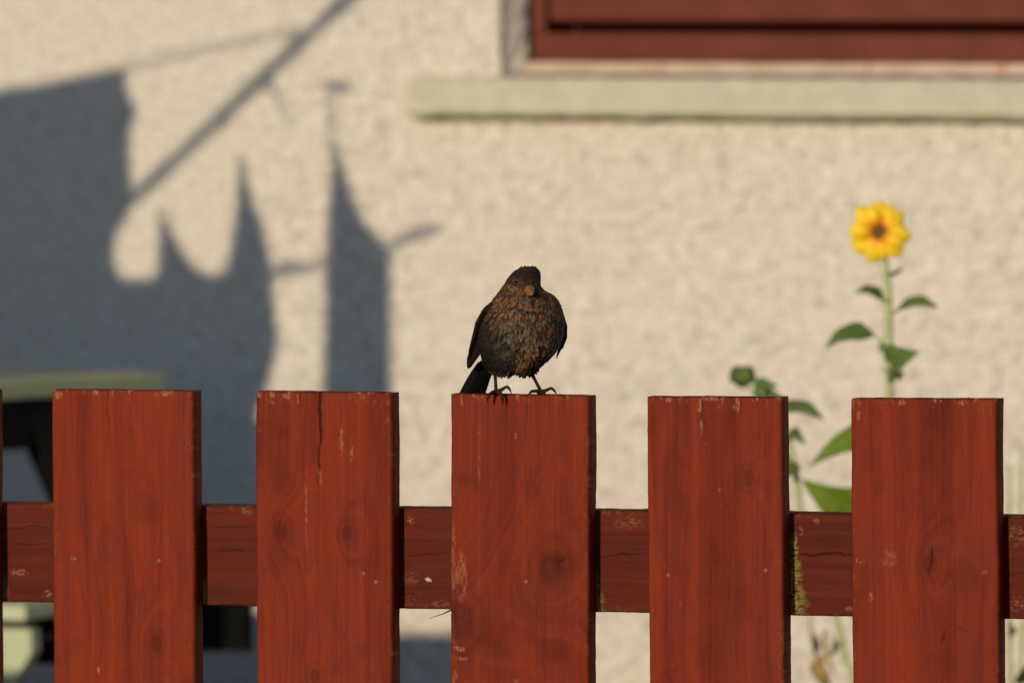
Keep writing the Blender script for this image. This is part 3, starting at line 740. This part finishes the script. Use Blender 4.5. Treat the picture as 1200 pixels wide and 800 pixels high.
# bench with sunlit end board
S0 = on_y(30, 709, 2.2); bz = S0.z
bench = tag(empty('garden_bench', (S0.x, 2.2, 0)), 'pale green painted bench with a chamfered end board, partly behind the fence', 'bench')
for k in range(2):
    box('seat_plank', (-1.1, 0.0 + k * 0.13, bz - 0.021), (0.0, 0.124 + k * 0.13, bz), M_GREENPAINT, bench, 0.003)
box('side_rail', (-1.02, 0.105, bz - 0.085), (0.01, 0.145, bz - 0.0215), M_BLACK, bench, 0.002)
def end_board(x):
    ow = on_y(46, 734, 2.2).x - S0.x + x; ez = bz - 0.029
    pr = [(ow - 0.20, ez), (ow, ez), (ow + 0.002, ez - 0.030), (ow - 0.012, ez - 0.052), (ow - 0.036, ez - 0.078), (ow - 0.04, 0.0), (ow - 0.16, 0.0), (ow - 0.16, ez - 0.08), (ow - 0.2, ez - 0.04)]
    bm = bmesh.new(); a = [bm.verts.new((u, -0.03, z)) for u, z in pr]; b_ = [bm.verts.new((u, -0.001, z)) for u, z in pr]
    bm.faces.new(a); bm.faces.new(b_[::-1])
    for k in range(len(pr)): bm.faces.new([a[k], b_[k], b_[(k + 1) % len(pr)], a[(k + 1) % len(pr)]])
    bm_obj('end_board', bm, M_GREENPAINT, bench)
end_board(0.0); end_board(-0.8)

# ------------------------------------------------------------------ made-up casters left of the view, shaped for the shadows on the wall
DC = 2.3                                                         # their distance from the wall
def cast(px, py, d=DC):
    p = on_y(px, py, WY); return p + SUNV * (d / (math.cos(SUN_AZ) * math.cos(SUN_EL)))
def loft(name, outline, thick, mat, parent, soft=True):
    """a solid whose outline square to the sun is the given one; the layers shrink towards front and back"""
    P = [cast(*q[:2]) if len(q) == 2 else Vector(q[2]) for q in outline]
    c = sum(P, Vector()) / len(P)
    lay = [(-1, 0.80), (-0.7, 0.955), (0, 1.0), (0.7, 0.955), (1, 0.80)] if soft else [(-1, 1), (1, 1)]
    bm = bmesh.new(); rings = []
    hd = Vector((SUNV.x, SUNV.y, SUNV.z)).normalized()
    for t, s in lay:
        rings.append([bm.verts.new(Vector((c.x + (p.x - c.x) * s, c.y + (p.y - c.y) * s, max(0, p.z - (1 - s) * 0.25 * max(0, p.z)))) + hd * t * thick / 2) for p in P])
    n = len(P)
    for a, b_ in zip(rings[:-1], rings[1:]):
        for k in range(n): bm.faces.new([a[k], a[(k + 1) % n], b_[(k + 1) % n], b_[k]])
    bm.faces.new(rings[0][::-1]); bm.faces.new(rings[-1])
    o = bm_obj(name, bm, mat, parent)
    for v in o.data.vertices: v.co.z = max(0.0, v.co.z)
    return o
def ground_y(px):                                                 # the wall pixel row whose caster point stands on the ground
    p = cast(px, 400); q = cast(px, 500); return 400 + 100 * p.z / (p.z - q.z)

# invented screen, unseen: boards side by side cast the big block of shadow
scr = tag(empty('screen_caster'), 'unseen board screen with a sloping top edge, added to shade the wall', 'screen')
def topy(x): return 82 + (148 - x) * 0.168
edges = list(range(-420, 100, 74)) + [96, 150]
for a, b_ in zip(edges[:-1], edges[1:]):
    if b_ < 150:
        ol = [(a - 4, topy(a - 4)), (b_ + 4, topy(b_ + 4)), (b_ + 4, ground_y(b_)), (a - 4, ground_y(a))]
    else:
        ol = [(a - 4, topy(a - 4)), (148, 82), (149, 110), (159, 122), (160, 132), (153, 160), (152, 185), (155, 215), (154, 236), (150, 256), (140, 268), (135, 285), (134, 305), (140, 322), (150, 330), (152, ground_y(150)), (a - 4, ground_y(a))]
    nb_ = loft('board', ol, 0.022, M_SCREEN, scr, False); nb_.location.y = 0.012 * (edges.index(a) % 2)
box('cross_rail', tuple(cast(-418, ground_y(-418) - 160) + Vector((0, 0.02, 0))), tuple(cast(140, ground_y(-418) - 160) + Vector((0, 0.05, 0.07))), M_SCREEN, scr)
# invented cover, unseen: its two peaks are outlined from the wall shadow
gx = ground_y(200)
loft('peaked_caster', [(130, 330), (150, 326), (178, 326), (184, 318), (186, 280), (188, 246), (193, 248), (203, 275), (222, 305), (238, 320), (256, 322), (264, 314), (271, 285), (279, 232), (283, 178), (288, 190), (297, 235), (309, 262), (319, 305), (324, 360), (328, 400), (325, 418), (311, 430), (310, 455), (302, 480), (297, 520), (288, 550), (292, 600), (300, 700), (300, ground_y(300)), (130, ground_y(130))],
     0.34, M_CANVAS, None, True)
tag(bpy.data.objects['peaked_caster'], 'unseen grey cover with two peaks, added to cast their shadow on the wall', 'cover')
o = loft('tall_caster', [(378, 560), (380, 458), (381, 400), (383, 320), (386, 250), (390, 200), (393, 163), (397, 170), (405, 198), (417, 236), (430, 262), (446, 280), (459, 290), (460, 340), (461, 458), (461, 560)], 0.12, M_CANVAS, None, True)  # invented tall cover, unseen, outlined to cast the spike shadow
tag(o, 'unseen tall narrow cover, added to cast a spike of shadow on the wall', 'cover')
def shadow_tube(pts, r, name, mat, parent, dd=DC, seg=8): return tube(name, [cast(x, y, dd) for x, y in pts], r, mat, parent, seg)
shadow_tube([(420, 555), (420, 600), (420, ground_y(420))], 0.019, 'caster_stem', M_POLE, o)  # stem, tip and side arms are added shadow casters too
shadow_tube([(391, 175), (389, 140), (388, 108)], 0.003, 'caster_tip', M_POLE, o)
shadow_tube([(380, 99), (400, 103), (416, 104)], [0.003, 0.0085, 0.003], 'caster_finial', M_POLE, o)
shadow_tube([(455, 291), (480, 279), (503, 270), (520, 270)], [0.005, 0.006, 0.008, 0.003], 'caster_arm', M_CANVAS, o)
shadow_tube([(318, 322), (340, 314), (355, 316), (384, 308)], [0.006, 0.009, 0.006, 0.004], 'caster_arm', M_CANVAS, o)
# invented leaning pole and line, unseen, placed for the slanting shadows
p0 = Vector((155, 234)); p1 = Vector((402, 6)); dv = (p1 - p0)
prop_pts = [tuple(p0 - dv * 1.2), tuple(p0), tuple(p0 + dv * 0.5), tuple(p1), tuple(p1 + dv * 0.35)]
while cast(*prop_pts[0], DC + 0.12).z > 0.02: prop_pts[0] = (prop_pts[0][0] - 4, prop_pts[0][1] + 3.7)
pp2 = [prop_pts[0]] + [tuple(p0 + dv * (k / 9)) for k in range(10)] + [prop_pts[-1]]
prop = shadow_tube(pp2, [0.0085] + [0.0082 + 0.0030 * rnd.random() * (k % 2) for k in range(10)] + [0.008], 'pole_caster', M_POLE, None, DC + 0.12)
tag(prop, 'unseen slender leaning pole, added to cast a diagonal shadow on the wall', 'pole')
for (kx, ky) in ((316, 92), (262, 134), (352, 50)):
    shadow_tube([(kx - 3, ky - 8), (kx, ky + 4), (kx + 2, ky + 16)], [0.006, 0.009, 0.003], 'caster_lump', M_POLE, prop, DC + 0.12)  # added lumps that roughen the pole's shadow
shadow_tube([(316, 100), (330, 120), (345, 152)], [0.0030, 0.0026, 0.0016], 'caster_strand', M_CANVAS, prop, DC + 0.12)  # added strand for a faint shadow below the pole's
line = shadow_tube([(-400, 190), (148, 80), (250, 56), (350, 38)], 0.0028, 'line_caster', M_CANVAS, None, DC + 0.12)  # made-up line, there only for its thin shadow
tag(line, 'unseen thin line, added to cast a faint shadow on the wall', 'line')
# invented box, unseen, added for the shadow low on the wall
pz = [(456, 742), (610, 742), (610, ground_y(610)), (456, ground_y(456))]
o = loft('low_caster', pz, 0.22, M_SCREEN, None, False); tag(o, 'unseen low wooden box, added to cast a shadow low on the wall', 'planter')

# grass along the fence and the wall
rg = np.random.default_rng(4); NB = 7000
gx_ = rg.uniform(-2.6, 2.6, NB); gy_ = rg.uniform(-1.2, 2.9, NB); hh = rg.uniform(0.03, 0.11, NB); aa = rg.uniform(0, 2 * np.pi, NB); ln = rg.normal(0, 0.03, (NB, 2))
gv = np.zeros((NB, 3, 3)); gv[:, 0] = np.stack([gx_ - 0.003 * np.cos(aa), gy_ - 0.003 * np.sin(aa), 0 * hh], -1); gv[:, 1] = np.stack([gx_ + 0.003 * np.cos(aa), gy_ + 0.003 * np.sin(aa), 0 * hh], -1)
gv[:, 2] = np.stack([gx_ + ln[:, 0], gy_ + ln[:, 1], hh], -1)
o = mesh_obj('grass', gv.reshape(-1, 3), np.arange(NB * 3).reshape(-1, 3), M_GRASS); tag(o, 'short green grass around the fence foot', 'grass', kind='stuff')

# ------------------------------------------------------------------ the blackbird
M_PLUME = NT('mottled_plumage', 0.75, 0.2)
cc, _ = M_PLUME.attr('tint'); M_PLUME.base(cc); M_PLUME = M_PLUME.m
M_BODY = m_simple('under_plumage', (0.016, 0.011, 0.008), (0.040, 0.026, 0.016), 120, 0.9, 0.4, 0.001)
M_WING = m_simple('dark_flight_feather', (0.008, 0.006, 0.005), (0.020, 0.0135, 0.009), 140, 0.75, 0.3, 0.0006, 0.12, (1, 1, 0.3))
M_COVERT = m_simple('rufous_edged_covert', (0.016, 0.010, 0.006), (0.055, 0.026, 0.012), 160, 0.75, 0.3, 0.0006, 0.12)
M_TAIL = m_simple('black_tail_feather', (0.004, 0.0035, 0.0035), (0.007, 0.006, 0.0055), 90, 0.8, 0.2, 0.0006, 0.08)
M_LEGB = m_simple('dark_horny_leg', (0.014, 0.008, 0.005), (0.032, 0.018, 0.010), 600, 0.7, 0.4, 0.0004, 0.12)
M_BEAK = m_simple('yellow_brown_beak', (0.17, 0.070, 0.020), (0.30, 0.135, 0.042), 300, 0.45, 0.1, 0.0003, 0.4)
m_ = NT('dark_eye', 0.25, 0.35); m_.base((0.006, 0.004, 0.003)); M_EYE = m_.m
M_RIM = m_simple('eye_ring', (0.16, 0.08, 0.03), (0.22, 0.12, 0.05), 300, 0.6)

SB = 0.001 / 1.0
pb = picks[3][0]; bp = on_y(611, 462.5, 0.004); btop = pb.location.z
bird = tag(empty('blackbird', (bp.x, bp.y, btop - 0.0008), YAW), 'fluffed brown mottled blackbird perched on top of the middle board', 'bird')
bird.scale = (SB,) * 3                                          # the bird is modelled in millimetres; x right, y away, z up
# rings of the body: z, left, right, front (towards the camera), back
RG = [(23, -17, 4, -2, 22), (26, -30, 13, -16, 36), (32, -38, 22, -24, 46), (43, -42, 33, -30, 53), (55, -44, 40.5, -33, 55), (69, -43.5, 44, -34, 54), (82, -39, 43.5, -33.5, 48), (93, -33, 40, -30, 41), (100, -28.5, 36, -26.5, 35), (105, -25, 30.5, -23.5, 30), (109.5, -21.5, 23.5, -21.5, 26),
      (114.5, -18, 19.6, -20.5, 23), (119, -14.8, 18.6, -19.5, 21.5), (123.5, -11.8, 18.4, -17.5, 19), (127.5, -8, 17.6, -14, 15), (130.5, -3.5, 16, -10, 11), (132.3, 2, 13.5, -4, 5)]
RGs = np.array(spline(RG, 90))
def bsurf(s, th):
    """s: 0 (belly) .. 1 (crown); th: 0 = camera side, positive = the viewer's right"""
    k = np.clip(s, 0, 1) * (len(RGs) - 1); i = np.clip(k.astype(int), 0, len(RGs) - 2); f = (k - i)[..., None]
    g_ = RGs[i] * (1 - f) + RGs[i + 1] * f
    z, l, r_, fr, bk = [g_[..., q] for q in range(5)]
    cx = (l + r_) / 2; rx_ = (r_ - l) / 2; cy = (fr + bk) / 2; ry_ = (bk - fr) / 2
    return np.stack([cx + rx_ * np.sin(th), cy - ry_ * np.cos(th), z], -1)
NS, NTH = 80, 56
S_, T_ = np.meshgrid(np.linspace(0, 1, NS), np.linspace(-np.pi, np.pi, NTH, endpoint=False), indexing='ij')
BV = bsurf(S_, T_)
lump = (fnoise(S_ * 24, np.cos(T_) * 3 + np.sin(T_) * 5, 5) - 0.5) * 3.0
ctr = np.array([0, 10, 70.0]); dirn = BV - ctr; dirn /= np.linalg.norm(dirn, axis=-1, keepdims=True)
BV = BV - dirn * 1.2 + dirn * lump[..., None] * 0.6
idx = np.arange(NS * NTH).reshape(NS, NTH); nx_ = np.roll(idx, -1, 1)
bf = np.stack([idx[:-1], nx_[:-1], nx_[1:], idx[1:]], -1).reshape(-1, 4).tolist() + [idx[0, ::-1].tolist(), idx[-1].tolist()]
body = mesh_obj('body', BV.reshape(-1, 3), bf, M_BODY, bird, True)

# contour feathers: every one a small curved blade, tip lifted, pale shaft-streak on a dark vane
rb = np.random.default_rng(12)
NF = 9500
FV, FF, FC, FN = [], [], [], []
def add_feather(p, nrm, flow, L, w, c_in, c_out, lift):
    sid = np.cross(nrm, flow); sid /= np.linalg.norm(sid) + 1e-9
    b0 = len(FV)
    prof_ = [(0.0, 0.45, 0.0), (0.40, 1.0, 0.45), (0.78, 0.95, 0.8), (1.0, 0.45, 1.0)]
    for (t, ww, lf_) in prof_:
        c = p + flow * L * t + nrm * (lift * L * lf_ + 0.3)
        for q in (-1, 0, 1):
            FV.append(c + sid * w * 0.5 * ww * q + nrm * (0.12 * w * (1 - abs(q))))
            FN.append(nrm + sid * 0.35 * q + flow * 0.25 * (t - 0.5))
            core = (1.0 if q == 0 else 0.30) * (0.0, 0.35, 1.0, 0.80)[prof_.index((t, ww, lf_))]
            FC.append(tuple(np.array(c_in) * core + np.array(c_out) * (1 - core)) + (1.0,))
    for i in range(3):
        for k in range(2):
            a = b0 + i * 3 + k; FF.append((a, a + 3, a + 4, a + 1))
DARK = np.array((0.010, 0.0075, 0.006)); BROWN = np.array((0.045, 0.026, 0.014)); BUFF = np.array((0.165, 0.120, 0.068)); RUF = np.array((0.24, 0.098, 0.034)); TAN = np.array((0.30, 0.15, 0.05)); HEADC = np.array((0.050, 0.020, 0.010))
for _ in range(NF):
    s = rb.random() ** 0.92; th = rb.uniform(-np.pi, np.pi)
    if rb.random() < 0.3 and abs(th) > 2.0: continue
    e1 = 0.01
    p = bsurf(np.array(s), np.array(th)); ps = bsurf(np.array(min(1, s + e1)), np.array(th)) - bsurf(np.array(max(0, s - e1)), np.array(th)); pt = bsurf(np.array(s), np.array(th + e1)) - bsurf(np.array(s), np.array(th - e1))
    nrm = np.cross(pt, ps); ln_ = np.linalg.norm(nrm)
    if ln_ < 1e-9: continue
    nrm /= ln_
    if nrm @ (p - np.array([0, 10, np.clip(p[2], 50, 112)])) < 0: nrm = -nrm
    x, y, z = p
    head = z > 107
    fdir_ = np.array([-0.10 - 0.25 * np.sin(th) * 0, 0.25 + 0.5 * abs(np.sin(th)), -1.0]) if not head else np.array([0.5 * np.sin(th) - 0.15, 0.9 * (1 if abs(th) > 0.4 else 0.4), -0.55])
    if z < 45: fdir_ = np.array([-0.25 - 0.006 * x, 0.5, -0.8])
    flow = fdir_ - nrm * (fdir_ @ nrm); flow = flow + rb.normal(0, 0.26, 3); flow -= nrm * (flow @ nrm); flow /= np.linalg.norm(flow) + 1e-9
    front = np.cos(th)
    if head: L, w = rb.uniform(4, 6.5), rb.uniform(2.0, 3.2)
    else: L, w = rb.uniform(5.0, 9.0), rb.uniform(2.6, 4.4)
    q = rb.random()
    cin = BROWN * rb.uniform(0.6, 1.5)
    if head:
        cin = HEADC * rb.uniform(0.5, 1.6)
        fx, fz = x - 5, z - 112
        if front > 0.2 and fz < 6 and q < 0.55: cin = RUF * rb.uniform(0.25, 0.75)
        if front > 0.5 and abs(fz - 1.5) < 3 and -9 < x < 3: cin = TAN * rb.uniform(0.3, 0.8)
        if z > 125: cin = HEADC * rb.uniform(0.3, 0.9)
    elif front > 0.15:
        if z > 86: cin = RUF * rb.uniform(0.4, 1.15) if q < 0.5 else BUFF * rb.uniform(.4, 1) if q < 0.62 else BROWN * rb.uniform(.5, 1.2)
        elif z > 66: cin = (RUF * rb.uniform(0.4, 1.0) if q < 0.12 else BUFF * rb.uniform(0.35, 1.1) if q < 0.66 else BROWN)
        elif z > 44: cin = (BUFF * rb.uniform(0.4, 1.05) if q < 0.6 else BROWN * rb.uniform(.4, 1.2))
        else: cin = BROWN * rb.uniform(0.35, 1.2) if q < 0.7 else BUFF * 0.6
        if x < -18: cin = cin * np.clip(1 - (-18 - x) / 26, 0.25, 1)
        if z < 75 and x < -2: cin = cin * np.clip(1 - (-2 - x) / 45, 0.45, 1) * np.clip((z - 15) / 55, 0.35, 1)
        # tan flank stripe from the right middle down to the belly's centre
        dd = abs((x - 6) * 0.62 - (z - 42) * 0.78)
        if dd < 6 and 28 < z < 62 and -6 < x < 28 and q < 0.75: cin = TAN * rb.uniform(0.55, 1.1)
    else:
        cin = BROWN * rb.uniform(0.4, 1.0) if q < 0.8 else BUFF * 0.5
    if -42 < x < -26 and 80 < z < 96 and q < 0.5: cin = RUF * rb.uniform(0.35, 0.7)
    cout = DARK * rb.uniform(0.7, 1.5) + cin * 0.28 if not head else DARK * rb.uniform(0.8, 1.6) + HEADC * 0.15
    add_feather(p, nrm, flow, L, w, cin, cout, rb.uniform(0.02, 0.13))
# loose tufts: crown and belly edge
for _ in range(60):
    th = rb.uniform(-np.pi, np.pi); p = bsurf(np.array(rb.uniform(0.95, 0.998)), np.array(th))
    fl_ = np.array([rb.uniform(-.2, .7), rb.uniform(-.2, .6), 1.0]); fl_ /= np.linalg.norm(fl_)
    add_feather(p - fl_ * 1.5, np.array([0, -1.0, 0.2]), fl_, rb.uniform(2.5, 5.5), 2.4, HEADC * .6, DARK, 0.05)
for _ in range(110):
    th = rb.uniform(-np.pi, np.pi); p = bsurf(np.array(rb.uniform(0.0, 0.10)), np.array(th))
    fl_ = np.array([rb.uniform(-.5, .3), rb.uniform(0, .5), -1.0]); fl_ /= np.linalg.norm(fl_)
    add_feather(p, np.array([0, -1.0, -0.1]), fl_, rb.uniform(4, 7), 2.2, BROWN, DARK, 0.05)
pl_ = mesh_obj('plumage', FV, FF, M_PLUME, bird, True); tag(pl_, kind='stuff')
pl_.data.normals_split_custom_set_from_vertices([tuple(Vector(n_).normalized()) for n_ in FN])
at = pl_.data.attributes.new('tint', 'FLOAT_COLOR', 'POINT'); at.data.foreach_set('color', np.array(FC, np.float32).ravel())

def blade(name, base, tip, width, nrm, mat, parent, bend=0.0, th=0.5, n=8, tipw=0.35):
    base, tip, nrm = Vector(base), Vector(tip), Vector(nrm); ax = (tip - base); L = ax.length; ax.normalize()
    nrm = (nrm - ax * nrm.dot(ax)).normalized(); sid = ax.cross(nrm); vs, fs = [], []
    for lay in (1, -1):
        for i in range(n + 1):
            t = i / n
            w = width / 2 * (0.55 + 0.45 * math.sin(math.pi * min(0.5, t))) * (1 if t < 0.82 else math.sqrt(max(0.02, 1 - ((t - 0.82) / 0.18) ** 2 * (1 - tipw * tipw))))
            c = base + ax * L * t + nrm * bend * math.sin(math.pi * t)
            for q in (-1, 0, 1): vs.append(c + sid * w * q + nrm * (lay * th * 0.5 + (1 - abs(q)) * width * 0.07))
    m = (n + 1) * 3
    for i in range(n):
        for k in range(2):
            a = i * 3 + k; fs.append((a, a + 1, a + 4, a + 3)); b2 = a + m; fs.append((b2, b2 + 3, b2 + 4, b2 + 1))
        fs.append((i * 3, i * 3 + 3, m + i * 3 + 3, m + i * 3)); fs.append((i * 3 + 2, m + i * 3 + 2, m + i * 3 + 5, i * 3 + 5))
    for o_ in (0, n * 3):
        fs.append((o_, o_ + 1, m + o_ + 1, m + o_)); fs.append((o_ + 1, o_ + 2, m + o_ + 2, m + o_ + 1))
    return mesh_obj(name, vs, fs, mat, parent, True)

# the wing on the viewer's left, folded along the flank, and the edge of the other one
def wing_shell(name, rings, mat):
    n = 14; vs, fs = [], []
    for (c, a, b_, nr) in rings:
        c, nr = Vector(c), Vector(nr).normalized(); t = Vector(a)
        for k in range(n):
            an = 2 * math.pi * k / n; vs.append(c + t * math.cos(an) + nr * b_ * math.sin(an))
    for i in range(len(rings) - 1):
        for k in range(n):
            fs.append((i * n + k, i * n + (k + 1) % n, (i + 1) * n + (k + 1) % n, (i + 1) * n + k))
    fs.append(tuple(range(n - 1, -1, -1))); fs.append(tuple(range((len(rings) - 1) * n, len(rings) * n)))
    return mesh_obj(name, vs, fs, mat, bird, True)
wl_ = wing_shell('wing', [((-30, 0, 96), (2, 4, 3), 2, (-1, -.6, .3)), ((-35, 4, 90), (5, 12, 2), 5, (-1, -.6, .2)), ((-41, 11, 76), (5, 15, 0), 6, (-1, -.5, .15)), ((-46, 19, 60), (4, 14, 0), 5, (-1, -.45, .1)), ((-51, 28, 46), (3, 10, 0), 3.6, (-1, -.4, .1)), ((-53.5, 35, 36), (2, 5, 0), 2, (-1, -.4, .1))], M_WING)
for k in range(9):
    f = k / 8
    blade('flight_feather', (-36 - 5 * f, -4 + 18 * f, 72 - 4 * f), (-44.5 - 11.5 * f, 10 + 28 * f, 45 - 17.5 * f), 11, (-1, -0.85, 0.05), M_WING, wl_, bend=1.5, th=0.6)
for r_i, (zb_, zt_, xo) in enumerate(((80, 62, -1.5), (90, 72, 0.5), (97, 83, 2.5))):
    for k in range(6):
        f = k / 5
        blade('covert', (-33 + xo - 3 * f, -8 + 13 * f, zb_ - 3 * f), (-39.5 + xo - 5 * f, -3 + 16 * f, zt_ - 4 * f), 8, (-1, -0.9, 0.1), M_WING if (k + r_i) % 3 else M_COVERT, wl_, bend=1.6, th=0.8)
wr_ = wing_shell('wing', [((35, 6, 92), (-2, 4, 2), 2, (1, -.3, .3)), ((40.5, 12, 84), (-3, 10, 1), 3.5, (1, -.3, .2)), ((43.5, 18, 72), (-3, 12, 0), 3.8, (1, -.3, .1)), ((44, 24, 60), (-3, 11, 0), 3, (1, -.3, 0)), ((41, 32, 48), (-2, 7, 0), 2, (1, -.3, 0))], M_WING)
for k in range(5):
    f = k / 4
    blade('flight_feather', (45 - 2 * f, 8 + 10 * f, 76), (43.0 - 6 * f, 18 + 16 * f, 50 - 12 * f), 8, (1, -0.3, 0), M_WING, wr_, bend=1.2, th=0.5)
# tail: blades slanting down behind the board
tail = wing_shell('tail', [((-16, 34, 50), (8, 0, 4), 4, (-.3, -1, .4)), ((-33, 52, 32), (10, 0, 5), 4, (-.3, -1, .4)), ((-40, 58, 20), (10, 0, 6), 2.5, (-.3, -1, .4))], M_TAIL)
for k in range(7):
    f = k / 6 - 0.5
    blade('tail_feather', (-36 + 15 * f, 50 + abs(f) * 2, 36 + 9 * f), (-57 + 23 * f, 72 + 3 * abs(f), -14 + 7 * f), 10.5, (-.35, -1, .45), M_TAIL, tail, bend=0.8, th=0.6)
# legs, toes, claws
def leg(hip, ankle, toes, hind):
    hip, ankle = Vector(hip), Vector(ankle)
    P = [hip, hip.lerp(ankle, 0.25), hip.lerp(ankle, 0.6), hip.lerp(ankle, 0.9), ankle]
    lg = tube('leg', P, [3.4, 2.1, 1.65, 1.9, 2.3], M_LEGB, bird, 10)
    bm = bmesh.new(); bmesh.ops.create_icosphere(bm, subdivisions=2, radius=1.0)
    for v in bm.verts: v.co = Vector((v.co.x * 2.7, v.co.y * 2.6, v.co.z * 1.9)) + ankle
    bm_obj('foot', bm, M_LEGB, lg, True)
    for pts in toes + [hind]:
        Q = spline([ankle] + [Vector(p) for p in pts], 16)
        rr = [2.0 - 0.05 * i for i in range(16)]
        for j in (3, 4, 8): rr[j] += 0.22
        for i in range(11, 16): rr[i] = 1.15 * (15.4 - i) / 4.6 + 0.12
        tube('toe', Q, rr, M_LEGB, lg, 8)
# front edge of the board near y = -4 here; toes lie over it, claws hook down its face
leg((-28, 6, 30), (-26.5, 0.5, 4.4), [[(-30.5, -3.0, 3.2), (-33.5, -5.6, 1.2), (-35.5, -6.6, -3.5), (-35.2, -6.4, -7.5)], [(-22.5, -3.6, 3.2), (-20.5, -6.2, 0.8), (-19.8, -7.0, -5), (-19.4, -6.6, -11)], [(-20.5, -1.6, 6.2), (-15.5, -2.6, 9.2), (-12.0, -3.0, 6.0), (-10.3, -3.0, 1.6)]],
    [(-28, 5, 2.2), (-30.5, 10, 1.9), (-31.5, 14, 1.6), (-32, 17, 0.6)])
leg((7.5, 6, 29), (20.5, 0.5, 4.2), [[(15.5, -1.6, 4.6), (11.5, -3.0, 4.6), (8.6, -3.8, 2.6), (7.4, -4.0, 0.9)], [(22.6, -3.2, 3.2), (24.6, -6.0, 1.0), (25.6, -6.8, -4), (26.0, -6.5, -9)], [(26.0, -1.6, 5.4), (31.0, -2.4, 7.6), (35.0, -2.8, 4.6), (37.0, -2.8, 1.0)]],
    [(20, 5, 2.2), (18.5, 10, 1.9), (17.5, 14, 1.6), (17, 17, 0.6)])
# beak, eyes
def beak_part(name, base, tip, w, h, drop):
    base, tip = Vector(base), Vector(tip); ax = tip - base; n = 10; vs, fs = [], []
    d = ax.normalized(); sid = d.cross(UP).normalized(); up_ = sid.cross(d)
    for i in range(8):
        t = i / 7; k = (1 - t) ** 0.75 + 0.04
        for q in range(n):
            a = 2 * math.pi * q / n; vs.append(base + ax * t - up_ * drop * t * t + sid * w / 2 * k * math.cos(a) + up_ * h / 2 * k * math.sin(a))
    for i in range(7):
        for q in range(n): fs.append((i * n + q, i * n + (q + 1) % n, (i + 1) * n + (q + 1) % n, (i + 1) * n + q))
    fs.append(tuple(range(n - 1, -1, -1))); fs.append(tuple(range(7 * n, 8 * n)))
    return mesh_obj(name, vs, fs, mat=M_BEAK, parent=bird, smooth=True)
beak_part('upper_beak', (7.5, -15, 113.6), (11.5, -37, 107.5), 12.5, 9.0, 1.0)
beak_part('lower_beak', (7.5, -15, 108.4), (11.2, -35, 105.6), 11.5, 7.0, -0.6)
for (ex, ey, ez) in ((-6.0, -16.2, 117.6), (16.6, -5.0, 117.0)):
    for nm, rr, mt in (('eye', 3.3, M_EYE), ('eye_ring', 4.0, M_RIM)):
        bm = bmesh.new(); bmesh.ops.create_uvsphere(bm, u_segments=16, v_segments=10, radius=rr)
        sgn = -0.55 if ex < 5 else 0.85
        if nm == 'eye_ring':
            for v in bm.verts: v.co.y *= 0.55
        o = bm_obj(nm, bm, mt, bird, True); o.location = (ex + (0.4 * sgn if nm == 'eye' else 0), ey - (1.4 if nm == 'eye' else 0), ez)
        o.rotation_euler = (0, 0, sgn if ex < 5 else 0.9)
print('built', len(bpy.data.objects))
